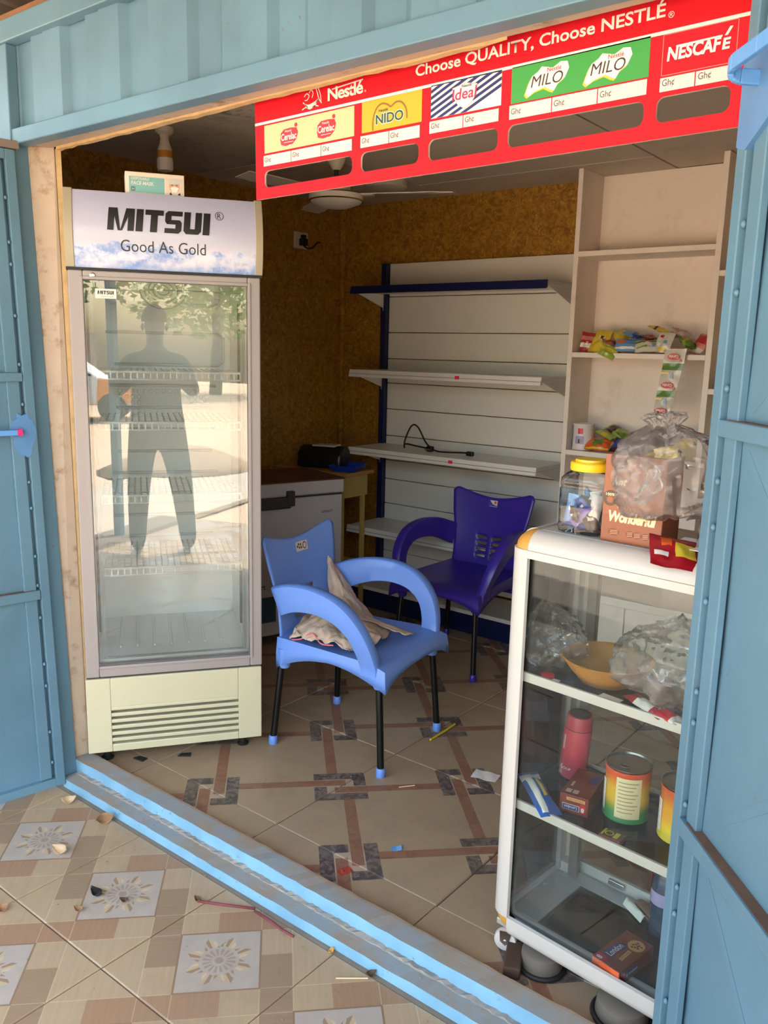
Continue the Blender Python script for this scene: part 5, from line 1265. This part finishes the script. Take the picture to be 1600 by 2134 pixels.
# lettering runs along the carton's length, reading from the orange end
def ltext(body, mat, par, y0, y1, x0, x1, z, **k):
    me_fn = lambda px, pz: (x1-(pz-0)/1.0*(x1-x0), y0+px*(y1-y0), z)
    return text('lettering', body, mat, par, (0, 1, 0, 1), fn=me_fn, **k)
bn = obj('printed_banner', MB().prism([(.010, .024), (.008, .050), (.016, .080), (.036, .078), (.030, .050), (.034, .026)], .0602, .0606), NVP, t)
ltext('London', WHT, bn, .028, .074, .0135, .0295, .0612, bold=.0)
nm_ = obj('printed_strip', MB().prism([(.044, .034), (.042, .072), (.051, .072), (.053, .034)], .0602, .0606), M('biscuit_tan', (190, 140, 90), .4), t); ltext('Chocochips', BRN, nm_, .036, .070, .044, .051, .0612)
ck = obj('printed_biscuit', MB().prism(ell(.046, .096, .019, .019, 20), .0602, .0606), M('biscuit_tan'), t)
for q in range(9): obj('printed_chip', MB().prism(ell(.046+.012*math.cos(q*2.4)*(.3+q/12), .096+.012*math.sin(q*2.4)*(.3+q/12), .003, .0024, 8), .0606, .0609), BRN, ck)
ltext('8', WHT, t, .004, .012, .006, .020, .0611, bold=.03); 
obj('side_banner', MB().box(.072, .0726, .022, .068, .016, .044), NVP, t); obj('side_block', MB().box(.072, .0726, .006, .020, .014, .044), RDP, t)
text('lettering', 'London', WHT, t, (0, 1, 0, 1), fn=lambda px, pz: (.0730, .026+px*.038, .022+pz*.016))
# second carton on the lower shelf, upside-down print toward the front
t, BRN, OE, NVP, RDP = biscuit_box('biscuit_carton', 'brown biscuit carton on the lower glass shelf beside flask, end print upside down', Matrix.Translation(W(.088, .062, S2)) @ Matrix.Rotation(ROT+R(13), 4, 'Z') @ Matrix.Diagonal((.92, 1.08, .78, 1)), .125, .075, .058, 0)
flat('printed_banner', rect(.008, .052, .010, .028), M('white_print'), t, -.0005); flat('printed_banner', rect(.009, .051, .011, .027), NVP, t, -.0009)
text('lettering', 'London', WHT, t, (.014, .046, .014, .024), y=-.0013, flip=True)
flat('printed_block', rect(.054, .068, .008, .036), RDP, t, -.0005); text('lettering', '8', WHT, t, (.057, .065, .012, .026), y=-.0009, flip=True, bold=.03)
flat('printed_strip', rect(.018, .066, .040, .050), M('biscuit_tan'), t, -.0005); text('lettering', 'Chocochips', BRN, t, (.024, .062, .042, .048), y=-.0009, flip=True)
for q in (rect(.010, .024, .010, .026), rect(.028, .042, .010, .026)): topflat('printed_square', q, M('pale_brown', (190, 160, 146), .5), t, .0584)
topflat('printed_strip', rect(.012, .018, .040, .062), M('pale_brown'), t, .0584); topflat('printed_banner', rect(.050, .070, .070, .110), NVP, t, .0584)
packet('blue_biscuit_packet', 'blue and white biscuit packet leaning over the lower shelf front rail', Matrix.Translation(W(.038, .052, S2+.024)) @ T(0, 0, 0, 12, 0, 52), .052, .150, .030, [pm('strong_blue', (36, 84, 156)), WHF, YEL], [(.10, .80, 1, .15, .45), (.35, .80, 2, .55, .75), (.80, .95, 1)], 51, .004)
mbx = thing('matchbox', 'small yellow and red matchbox lying on the lower glass shelf', 'matchbox', tuple(W(.215, .020, S2)), ROT+R(3))
obj('sleeve', MB().box(0, .050, 0, .035, 0, .013), M('match_red', (120, 62, 48), .6), mbx, bevel=.0008)
topflat('printed_label', rect(.002, .048, .003, .032), M('match_dark', (70, 60, 30), .5), mbx, .0134); topflat('printed_label', rect(.003, .007, .004, .031), M('match_yellow', (196, 178, 50), .5), mbx, .0138); topflat('printed_label', rect(.030, .040, .006, .029), M('match_yellow'), mbx, .0138)
rgm = MB(); a = ell(.018, .0175, .010, .010, 18); b = ell(.018, .0175, .0075, .0075, 18); rgm.add([(x, y, .0139) for x, y in a]+[(x, y, .0139) for x, y in b], [(i, (i+1) % 18, 18+(i+1) % 18, 18+i) for i in range(18)]); obj('printed_ring', rgm, M('match_yellow'), mbx)
# bowl and bags on the upper glass shelf
bw = thing('yellow_bowl', 'wide ochre plastic bowl on the upper glass shelf between two clear bags', 'bowl', tuple(W(.150, .125, S1)), 0)
bw.scale = (.88, .88, .95)
obj('bowl', MB().lathe([(.0001, .0), (.060, 0), (.068, .004), (.096, .034), (.114, .056), (.119, .061), (.116, .063), (.110, .056), (.092, .034), (.063, .008), (.0001, .006)], 44), M('ochre_plastic', (178, 124, 50), .4), bw, smooth=50)
o, zl = bag('clear_plastic_bag', 'clear plastic bag leaning at left end of the upper glass shelf', Matrix.Identity(4), [(.035, .0), (.058, .02), (.056, .06), (.042, .095), (.022, .12), (.012, .14), (.004, .145)], 12.0, FILM2, .024, ax=1.1)
o.matrix_world = Matrix.Translation(W(.018, .12, S1+.012)) @ Matrix.Rotation(R(-14), 4, 'Y')
o, zl = bag('clear_plastic_bag', 'bulging clear plastic bag right of bowl on the upper glass shelf', Matrix.Identity(4), [(.050, .0), (.082, .025), (.088, .07), (.070, .11), (.044, .14), (.022, .165), (.010, .18)], 17.0, FILM, .026, ax=1.1)
o.matrix_world = Matrix.Translation(W(.300, .110, S1+.018)) @ Matrix.Rotation(R(6), 4, 'Y')
packet('red_white_packet', 'red and white packet under bulging clear bag on the upper shelf', Matrix.Translation(W(.29, .045, S1+.010)) @ T(0, 0, 0, 4, 0, 62), .04, .11, .018, [REDF, WHF], [(.3, .7, 1)], 61, .003)
packet('red_white_packet', 'red packet corner beside the blue door leaf on upper shelf', Matrix.Translation(W(.345, .030, S1+.010)) @ T(0, 0, 0, 6, 0, 70), .04, .06, .018, [WHF, LOGR], [(.3, .9, 1)], 62, .003)
tag(obj('printed_slip', MB().box(-.025, .025, -.012, .012, 0, .0008), M('white_paper'), None, tuple(W(.205, .045, S1+.0003)), (0, 0, R(-10))), 'small white printed slip lying on the upper glass shelf', 'paper')
rl = thing('red_reel', 'small red and white tag lying below the bowl on upper shelf', 'tag', tuple(W(.045, .045, S1+.0003)), 0)
obj('disc', MB().lathe([(.016, 0), (.016, .008), (.0001, .009)], 20), LOGR, rl, smooth=40); obj('card', MB().box(.010, .032, -.020, .002, 0, .001), M('white_paper'), rl)
# water bottle and brush on the case floor
wb = thing('water_bottle', 'clear blue-tinted plastic water bottle on the display case floor', 'bottle', tuple(W(.284, .245, S0)), 0)
obj('bottle', MB().lathe([(.026, 0), (.032, .004), (.033, .012), (.031, .022), (.033, .032), (.031, .042), (.033, .052), (.031, .062), (.033, .072), (.033, .125), (.029, .150), (.016, .178), (.0125, .184), (.0125, .20)], 30), film('blue_pet', (150, 180, 220), .22, 1.4, .05), wb, smooth=60)
obj('water', MB().lathe([(.0001, .002), (.030, .004), (.031, .078), (.0001, .078)], 24), glass('water_tint', 1.15, (176, 200, 228)), wb, smooth=60)
obj('label', MB().lathe([(.0334, .085), (.0334, .118)], 30, caps=False), M('label_lilac'), wb, smooth=60); wrap('label_patch', wb, .0338, -190, -150, .088, .150, LOGR)
obj('cap', MB().lathe([(.0145, .196), (.0145, .212), (.0001, .213)], 18), BLU, wb, smooth=40)
br_ = thing('hand_brush', 'worn hand brush with white bristles lying at display case back', 'brush', tuple(W(.205, .262, S0)), ROT+R(-28))
obj('bristles', MB().grid(20, 6, lambda u, v: (-.035+.075*u, -.012+.024*v, .004+.016*math.sin(math.pi*v)*(1+.3*mn.noise(Vector((u*14, v*5, 1)))))), M('white_bristle', (226, 222, 206), .9), br_, smooth=180)
obj('handle', MB().box(-.02, .09, .010, .034, .0, .024), M('brush_wood', (120, 92, 70), .7), br_, bevel=.006)
# things on the floor beneath the case
IRON = M('dusty_iron', (122, 112, 100), .75, .2, var=.2, vscale=14); BK = M('black_iron', (34, 30, 28), .6)
for i, (u, v, r_, lb) in enumerate(((.085, .035, .052, 'grey dusty round weight under the display case left'), (.300, .03, .060, 'larger grey dusty round pot under the display case right'))):
    c = W(u, v, ZF); pt = thing('round_weight', lb, 'pot', tuple(c), 0)
    obj('ring', MB().tube([(1.05*r_*math.cos(a*math.pi/14), 1.05*r_*math.sin(a*math.pi/14), .006) for a in range(28)], .006, 8, closed=True), BK, pt, smooth=180)
    obj('body', MB().lathe([(r_*.9, .002), (r_*.98, .012), (r_*.92, .042), (r_*.80, .047), (.0001, .047)], 30), IRON, pt, smooth=40)
tag(obj('dark_brick', MB().box(-.02, .02, -.05, .05, 0, .03), M('dark_brick', (84, 58, 42), .9, var=.3, vscale=30), None, tuple(W(.035, -.01, ZF)), (0, 0, R(24)), bevel=.004), 'dark brown broken brick under display case castor', 'brick')

# ------------------------------------------------------------------ fittings on walls and ceiling
PORC = M('aged_white', (196, 184, 168), .45)
bl = thing('light_bulb', 'white bulb with amber collar hanging from a ceiling holder above display fridge', 'lamp', (-2.823, 2.176, ZC), 0)
obj('rose', MB().lathe([(.0001, -.028), (.022, -.028), (.034, -.018), (.036, 0)], 24), PORC, bl, smooth=40)
obj('holder', MB().lathe([(.020, -.026), (.016, -.040), (.020, -.060), (.028, -.078), (.028, -.086), (.0001, -.086)], 24), PORC, bl, smooth=50)
obj('collar', MB().lathe([(.027, -.084), (.029, -.090), (.029, -.112), (.028, -.114)], 24), M('amber_plastic', (186, 120, 30), .4), bl, smooth=50)
obj('bulb', MB().lathe([(.029, -.112), (.031, -.122), (.031, -.148), (.028, -.158), (.0001, -.160)], 28), M('bulb_white', (216, 208, 204), .3), bl, smooth=50)
lp = thing('ceiling_lamp', 'flat round white surface lamp on ceiling near the back corner', 'lamp', (-2.735, 3.46, ZC), 0)
obj('base', MB().lathe([(.105, 0), (.105, -.022), (.098, -.030)], 32), PORC, lp, smooth=40); obj('diffuser', MB().lathe([(.0001, -.040), (.070, -.038), (.098, -.030)], 32), M('diffuser_white', (206, 196, 182), .4), lp, smooth=60)
fn_ = thing('ceiling_fan', 'white ceiling fan with gold bands and three blades behind price board', 'fan', (-2.60, 2.93, ZC), R(14))
obj('canopy', MB().lathe([(.0001, -.05), (.018, -.05), (.045, -.004), (.045, 0)], 20), PORC, fn_, smooth=50)
obj('rod', MB().tube([(0, 0, 0), (0, 0, -.12)], .010, 10), DKG, fn_)
mo = obj('motor', MB().lathe([(.0001, -.092), (.05, -.094), (.062, -.112), (.064, -.140), (.108, -.146), (.122, -.156), (.122, -.176), (.108, -.188), (.06, -.206), (.012, -.212), (.0001, -.213)], 36), M('fan_white', (214, 206, 194), .35), fn_, smooth=35)
GB = M('gold_band', (190, 150, 60), .25, 1.0)
for z in (-.1535, -.179): obj('band', MB().lathe([(.1205, z-.003), (.1232, z), (.1205, z+.003)], 36), GB, mo, smooth=60)
for a in (12, 132, 252):
    b = MB(); r_ = Matrix.Rotation(R(a), 4, 'Z')
    b.grid(10, 2, lambda u, v: (.105+.42*u, (-.5+v)*(.075+.045*u if u < .9 else .09), -.150+.012*(v-.5)), mat=r_)
    obj('blade', b, M('fan_white'), fn_, solid=.003)
    obj('blade_iron', MB().box(.09, .17, -.018, .018, -.158, -.152, mat=r_), PORC, fn_)
so = thing('wall_socket', 'white wall socket with a black plug and short curled lead on left wall', 'socket', (XL, 3.572, 2.098), R(0))
obj('plate', MB().box(0, .012, -.055, .055, -.045, .045), PORC, so, bevel=.004)
pg_ = obj('plug', MB().box(.012, .045, -.022, .022, -.030, .010), CRD, so, bevel=.006)
obj('lead', MB().tube(spline([(.03, .0, -.030), (.035, .03, -.042), (.03, .08, -.030), (.02, .12, .000), (.015, .155, .004)], 6), .004, 6), CRD, pg_, smooth=180)
obj('plug_top', MB().box(.012, .034, -.010, .020, .012, .030), CRD, so, bevel=.005)

# ------------------------------------------------------------------ litter on the floors
LEAF = M('dry_leaf', (168, 128, 92), .8, var=.3, vscale=40)
def dry_leaf(name, lb, x, y, z, rz, s, tilt, curl, mat):
    mb = MB().grid(8, 4, lambda u, v: (s*(u-.5), s*.42*(v-.5)*math.sin(math.pi*min(.98, u*.95+.03))*1.6, s*curl*((u-.5)**2*1.2+(v-.5)**2)))
    o = obj(name, mb, mat, None, smooth=180, solid=.0006); z0 = min((Matrix.Rotation(R(tilt), 3, 'X') @ v.co).z for v in o.data.vertices)
    o.location = (x, y, z-z0+.0003); o.rotation_euler = (R(tilt), 0, R(rz)); tag(o, lb, 'leaf', 'dry leaves and seed pods on the walkway')
dry_leaf('dry_leaf', 'open seed pod half lying near left door corner on walkway', -2.372, 1.373, 0, 60, .045, 25, 1.2, M('pale_pod', (196, 170, 136), .8))
dry_leaf('dry_leaf', 'curled brown leaf standing by the lower blue step', -2.187, 1.383, 0, 70, .055, 50, .9, LEAF)
dry_leaf('dry_leaf', 'pale curled leaf on the leftmost patterned diamond', -2.137, 1.205, 0, 20, .050, 24, 1.0, M('pale_pod'))
dry_leaf('dry_leaf', 'black shrivelled scrap on second patterned diamond', -1.878, 1.158, 0, 10, .040, 10, 1.2, M('black_scrap', (30, 26, 24), .9))
dry_leaf('dry_leaf', 'small dark crumpled scrap right of the black one', -1.800, 1.190, 0, 40, .022, 20, 1.5, M('brown_scrap', (92, 70, 54), .9))
dry_leaf('dry_leaf', 'small brown pod below the patterned diamond near grout cross', -1.86, 1.09, 0, 30, .026, 15, 1.2, LEAF)
dry_leaf('dry_leaf', 'brown husk at the left edge of the walkway', -2.019, .958, 0, 80, .034, 30, 1.2, LEAF)
dry_leaf('dry_leaf', 'small husk lying alone between two diamonds', -1.648, 1.322, 0, 0, .022, 20, 1.3, M('brown_scrap'))
dry_leaf('dry_leaf', 'yellowish nut shell below blue step at right', -1.236, 1.405, 0, 100, .020, 15, 1.0, M('yellow_shell', (206, 160, 80), .7))
dry_leaf('dry_leaf', 'dark curled husk against the lower step at right', -1.108, 1.408, 0, 60, .026, 20, 1.2, M('brown_scrap'))
STK = M('maroon_stick', (138, 60, 66), .6, var=.2, vscale=60)
tag(obj('incense_stick', MB().tube([(-1.645, 1.316, .004), (-1.58, 1.35, .004), (-1.502, 1.395, .004)], .0034, 6), STK, smooth=180), 'maroon stick lying up to the lower blue step', 'stick', 'maroon sticks on the walkway')
tag(obj('incense_stick', MB().tube([(-1.496, 1.388, .004), (-1.43, 1.386, .0045), (-1.388, 1.381, .0045), (-1.345, 1.383, .004)], .0034, 6), STK, smooth=180), 'short bent maroon stick along the foot of lower step', 'stick', 'maroon sticks on the walkway')
tag(obj('toothpick', MB().tube([(-1.165, 1.345, .002), (-1.105, 1.395, .002)], .0018, 5), M('pale_wood', (226, 196, 150), .7)), 'pale thin splinter near right patterned diamond', 'stick')
tag(obj('yellow_straw', MB().tube([(-1.668, 2.455, ZF+.005), (-1.667, 2.555, ZF+.005), (-1.672, 2.63, ZF+.005)], .0045, 8), M('straw_yellow', (206, 186, 30), .4), smooth=60), 'yellow drinking straw on the shop floor beside blue chair foot', 'straw')
tag(obj('matchstick', MB().tube([(-1.548, 2.10, ZF+.002), (-1.515, 2.145, ZF+.002)], .0018, 5), M('pale_wood')), 'pale matchstick on the shop floor right of front chair leg', 'stick')
tag(obj('paper_scrap', MB().grid(6, 4, lambda u, v: (-.045+.09*u, -.03+.06*v, .0006+.003*math.sin(5*u+2*v)**2)), M('white_paper'), None, (-1.365, 2.36, ZF), (0, 0, R(12)), solid=.0006), 'creased white paper scrap on floor left of display case', 'paper')
tag(obj('blue_scrap', MB().grid(4, 3, lambda u, v: (-.015+.03*u, -.012+.024*v, .0006+.008*abs(u-.4))), M('scrap_blue', (110, 160, 210), .6), None, (-1.338, 1.812, ZF), (0, 0, R(40)), solid=.0005), 'small folded blue paper scrap on a brown floor band', 'paper')
tag(obj('red_scrap', MB().grid(6, 4, lambda u, v: (-.02+.04*u, -.014+.028*v, .0008+.012*mn.noise(Vector((u*3, v*3, 2)))**2)), M('scrap_red', (166, 60, 44), .6), None, (-1.385, 1.632, ZF), (0, 0, R(70)), solid=.0006), 'crumpled red wrapper scrap inside threshold in shade', 'paper')
for i, (x, y, s, rz, lb) in enumerate(((-2.372, 1.655, .034, 20, 'dark flat shard under the display fridge front'), (-2.275, 1.775, .034, 50, 'second dark shard farther right under the display fridge'))):
    tag(obj('dark_shard', MB().prism([(-s*.7, -s*.2), (s*.6, -s*.45), (s*.7, s*.3), (-s*.3, s*.35)], 0, .005), M('shard_black', (40, 38, 36), .7), None, (x, y, ZF), (0, 0, R(rz))), lb, 'shard')
mb = MB(); rnd = random.Random(5)
for k in range(150):
    if k < 70: x, y, z = rnd.uniform(-2.4, -.9), rnd.uniform(.75, 1.405), 0
    elif k < 130: x, y, z = rnd.uniform(-2.3, -.9), rnd.uniform(1.65, 2.9), ZF
    else: x, y, z = rnd.uniform(-2.4, -.7), rnd.uniform(1.43, 1.455), .033
    r_ = rnd.uniform(.001, .0032); mb.lathe([(.0001, 0), (r_, r_*.4), (r_*.7, r_*.9), (.0001, r_)], 5, mat=Matrix.Translation((x, y, z)))
tag(obj('floor_grit', mb, M('grit', (190, 170, 146), .9, var=.6, vscale=50), kind='stuff'), 'scattered pale grit and crumbs on the floors', 'grit', kind='stuff')

# ------------------------------------------------------------------ the yard the fridge glass mirrors
def dirt_mat():
    m, nt, p = newmat('yard_dirt'); vec, x, y, z = coords(nt)
    c = mixc(nt, noise(nt, vec, .9, 8, .65), (190, 160, 128), (214, 188, 156))
    c = mixc(nt, ramp(nt, noise(nt, vec, 3.5, 6, .7), .56, .70)*.5, c, (150, 116, 84))
    nt.links.new(c, p.inputs['Base Color']); p.inputs['Roughness'].default_value = .95; return m
yd = obj('yard_ground', MB().grid(40, 40, lambda u, v: (-30+60*u, -40+52*v, -.16+.05*mn.noise(Vector((u*9, v*9, 1)))*(1 if v < .72 else 0))), dirt_mat(), smooth=180); tag(yd, 'sandy open yard in front of the shop', kind='structure')
tag(obj('apron', MB().box(-5, 5, -2.9, -.98, -.14, -.10), M('pale_concrete', (206, 190, 168), .95, var=.15, vscale=1.5)), 'dusty concrete apron along the walkway kerb', kind='structure')
WALL = M('yard_wall', (170, 150, 130), .9, var=.2, vscale=2)
tag(obj('yard_wall', MB().box(-6, 30, -24.3, -24, -.2, 2.0), WALL), 'long plain boundary wall across the yard', kind='structure')
cr = thing('estate_car', 'white estate car with orange wing panels parked across yard', 'car', (10.2, -9.6, -.14), R(58))
CB = M('car_white', (214, 214, 210), .25); CO = M('car_orange', (226, 140, 40), .3); CG = M('car_glass', (46, 56, 60), .08); TY = M('tyre', (26, 25, 25), .8)
pf = [(-2.15, .35), (2.05, .35), (2.15, .62), (2.05, .86), (1.05, .95), (.45, 1.38), (-1.75, 1.42), (-2.12, 1.0), (-2.2, .7)]
obj('body', MB().prism(pf, -.8, .8, 'y'), CB, cr, bevel=.07, seg=3, smooth=40)
for y in (-.806, .798):
    for q in (((.95, .97), (.42, 1.31), (-.05, 1.33), (-.05, .97)), ((-.12, .97), (-.12, 1.33), (-.95, 1.34), (-.95, .97)), ((-1.02, .97), (-1.02, 1.34), (-1.70, 1.34), (-1.98, .99))): obj('window', MB().prism(list(q)[::-1], y, y+.01, 'y'), CG, cr)
    obj('wing_panel', MB().prism([(1.0, .40), (2.04, .42), (2.10, .80), (1.05, .92)], y, y+.012, 'y'), CO, cr); obj('wing_panel', MB().prism([(-2.1, .42), (-1.15, .40), (-1.15, .90), (-2.12, .90)], y, y+.012, 'y'), CO, cr)
obj('rear_window', MB().prism([(-.65, 1.02), (.65, 1.02), (.6, 1.34), (-.6, 1.34)], -2.16, -2.0, 'x'), CG, cr)
for x in (-1.32, 1.32):
    for y in (-.74, .74): 
        w = obj('wheel', MB().lathe([(.20, -.09), (.30, -.08), (.31, 0), (.30, .08), (.20, .09)], 24, mat=Matrix.Translation((x, y, .31)) @ Matrix.Rotation(R(90), 4, 'X')), TY, cr, smooth=50); obj('hubcap', MB().lathe([(.19, -.085), (.19, .085)], 18, mat=Matrix.Translation((x, y, .31)) @ Matrix.Rotation(R(90), 4, 'X')), M('hub_grey', (150, 150, 150), .4, .5), w)
GR1, GR2 = M('leaf_green', (120, 148, 72), .6, var=.4, vscale=3), M('leaf_light', (164, 184, 96), .6, var=.3, vscale=3)
def tree(lb, x, y, h, r_, seed, mat):
    t = thing('shade_tree', lb, 'tree', (x, y, -.16), 0, 'trees across the yard')
    obj('trunk', MB().tube(spline([(0, 0, 0), (.1, .05, h*.3), (-.05, .1, h*.65)], 5), [.22]*6+[.16]*5, 10), M('bark', (96, 78, 60), .9, var=.3), t, smooth=180)
    rnd = random.Random(seed); mb = MB()
    for k in range(2600):
        d = Vector((rnd.gauss(0, 1), rnd.gauss(0, 1), rnd.gauss(0, 1))).normalized()*r_*(rnd.random()**.4)
        d = Vector((d.x*1.25, d.y*1.25, d.z*.72+h*.78)); s = rnd.uniform(.10, .22)
        a = Vector((rnd.gauss(0, 1), rnd.gauss(0, 1), rnd.gauss(0, .6))).normalized()*s; b = a.cross(Vector((rnd.gauss(0, 1), rnd.gauss(0, 1), rnd.gauss(0, 1)))).normalized()*s*.5
        mb.add([d-a, d+b, d+a, d-b], [(0, 1, 2, 3)])
    obj('foliage', mb, mat, t, kind='stuff')
tree('dark green spreading tree behind the parked car', 15, -16, 5.6, 3.0, 1, GR1)
tree('lighter green tree right of the parked car over the wall', 21, -12, 5.0, 2.8, 2, GR2)
tree('dark green bushy tree at the left part of yard wall', 8, -19, 5.4, 2.8, 3, GR1)
tag(obj('sand_heap', MB().lathe([(1.1, 0), (.8, .14), (.4, .30), (.0001, .36)], 18), dirt_mat() if False else M('sand', (180, 150, 118), .95, var=.2), None, (4.9, -2.9, -.15), smooth=180), 'low heap of sand in the sunny yard', 'heap')

# person taking the photograph, mirrored in the fridge glass
def skin(name, joints, edges, mat, parent, sub=2, root_i=0):
    me = bpy.data.meshes.new(name); me.from_pydata([j[:3] for j in joints], edges, []); me.materials.append(mat)
    o = bpy.data.objects.new(name, me); C.objects.link(o); o.parent = parent
    o.modifiers.new('skin', 'SKIN'); sv = me.skin_vertices[0].data
    for i, j in enumerate(joints): sv[i].radius = (j[3], j[4] if len(j) > 4 else j[3]); sv[i].use_root = (i == root_i)
    s = o.modifiers.new('subdivide', 'SUBSURF'); s.levels = sub; s.render_levels = sub
    for p in me.polygons: p.use_smooth = True
    dg = bpy.context.evaluated_depsgraph_get(); bpy.context.view_layer.update()
    ev = bpy.data.meshes.new_from_object(o.evaluated_get(dg)); o.modifiers.clear(); o.data = ev
    ev.polygons.foreach_set('use_smooth', [True]*len(ev.polygons)); return o
# local frame: x to the person's left, y behind, z up; faces -y towards the fridge
pr = thing('person', 'person in dark shirt and trousers holding up a phone, facing the shop', 'person', (.375, -.135, 0), R(54.3))
SHIRT = M('dark_shirt', (58, 54, 56), .85); SK = M('dark_skin', (92, 62, 48), .55); TRO = M('dark_trousers', (52, 50, 54), .85); HR = M('black_hair', (18, 16, 15), .8)
J = [(0, 0, .93, .185, .135), (0, .0, 1.08, .180, .125), (0, .0, 1.26, .190, .125), (0, .01, 1.40, .120, .085), (0, .0, 1.47, .058, .058), (0, -.015, 1.54, .056, .056), (0, -.02, 1.62, .078, .095), (0, -.015, 1.70, .070, .088),
     (.185, .0, 1.385, .062, .062), (.27, -.03, 1.16, .046, .046), (.115, -.20, 1.30, .036, .036), (.045, -.235, 1.375, .027, .030),
     (-.185, .0, 1.385, .062, .062), (-.27, -.03, 1.16, .046, .046), (-.115, -.20, 1.30, .036, .036), (-.045, -.235, 1.375, .027, .030),
     (.105, .0, .86, .115, .115), (.16, -.01, .50, .082, .085), (.20, .01, .10, .060, .062), (.195, -.09, .035, .038, .030), (.20, -.17, .025, .032, .022),
     (-.105, .0, .86, .115, .115), (-.14, -.02, .50, .082, .085), (-.16, .0, .10, .060, .062), (-.155, -.10, .035, .038, .030), (-.16, -.18, .025, .032, .022)]
E_ = [(0, 1), (1, 2), (2, 3), (3, 4), (4, 5), (5, 6), (6, 7), (3, 8), (8, 9), (9, 10), (10, 11), (3, 12), (12, 13), (13, 14), (14, 15), (0, 16), (16, 17), (17, 18), (18, 19), (19, 20), (0, 21), (21, 22), (22, 23), (23, 24), (24, 25)]
body = skin('body', J, E_, SK, pr)
for m_ in (SHIRT, TRO, M('shoe_black', (24, 22, 22), .6)): body.data.materials.append(m_)
for p in body.data.polygons:
    c = p.center
    if c.z < .085: p.material_index = 3
    elif c.z < .95: p.material_index = 2
    elif c.z < 1.45 and not (abs(c.x) < .2 and c.y < -.13): p.material_index = 1
hair = MB().grid(16, 8, lambda u, v: (.088*math.cos(2*math.pi*u)*math.sin(math.pi*.52*v+.001), -.012+.104*math.sin(2*math.pi*u)*math.sin(math.pi*.52*v+.001), 1.665+.112*math.cos(math.pi*.52*v)))
obj('hair', hair, HR, pr, smooth=180)
obj('nose', MB().lathe([(.0001, -.03), (.014, -.022), (.010, .0), (.0001, .03)], 10, mat=Matrix.Translation((0, -.112, 1.625))), SK, pr, smooth=180)
for s in (-1, 1):
    obj('ear', MB().lathe([(.0001, -.03), (.016, 0), (.0001, .03)], 10, mat=Matrix.Translation((s*.080, -.012, 1.62))), SK, pr, smooth=180)
    obj('eye', MB().lathe([(.0001, -.011), (.011, 0), (.0001, .011)], 10, mat=Matrix.Translation((s*.032, -.098, 1.645))), M('eye_white', (220, 214, 208), .3), pr, smooth=180)
obj('mouth', MB().box(-.024, .024, -.1065, -.10, 1.572, 1.578), M('lip_dark', (92, 44, 40), .5), pr, bevel=.002)
for s in (-1, 1):
    palm = [(s*.052, -.238, 1.385, .024, .014), (s*.046, -.262, 1.44, .026, .013)]
    for k, (dx, dz, l) in enumerate(((.012, .028, .046), (.006, .034, .052), (.0, .036, .048), (-.004, .030, .038))):
        x0 = s*(.046+.010-.008*k); z0 = 1.432-.018*k
        skin('finger', [(s*.050, -.262, z0-.01, .009), (s*.052, -.290, z0+.004, .0085), (s*.040, -.306, z0+.006, .008), (s*.022, -.306, z0+.006, .0065)], [(0, 1), (1, 2), (2, 3)], SK, pr, 1)
    skin('thumb', [(s*.050, -.245, 1.400, .0105), (s*.052, -.268, 1.43, .0095), (s*.036, -.272, 1.455, .0085), (s*.020, -.272, 1.462, .007)], [(0, 1), (1, 2), (2, 3)], SK, pr, 1)
    skin('palm', [(s*.046, -.238, 1.372, .024, .020), (s*.050, -.255, 1.415, .022, .028), (s*.050, -.262, 1.44, .016, .022)], [(0, 1), (1, 2)], SK, pr, 1)
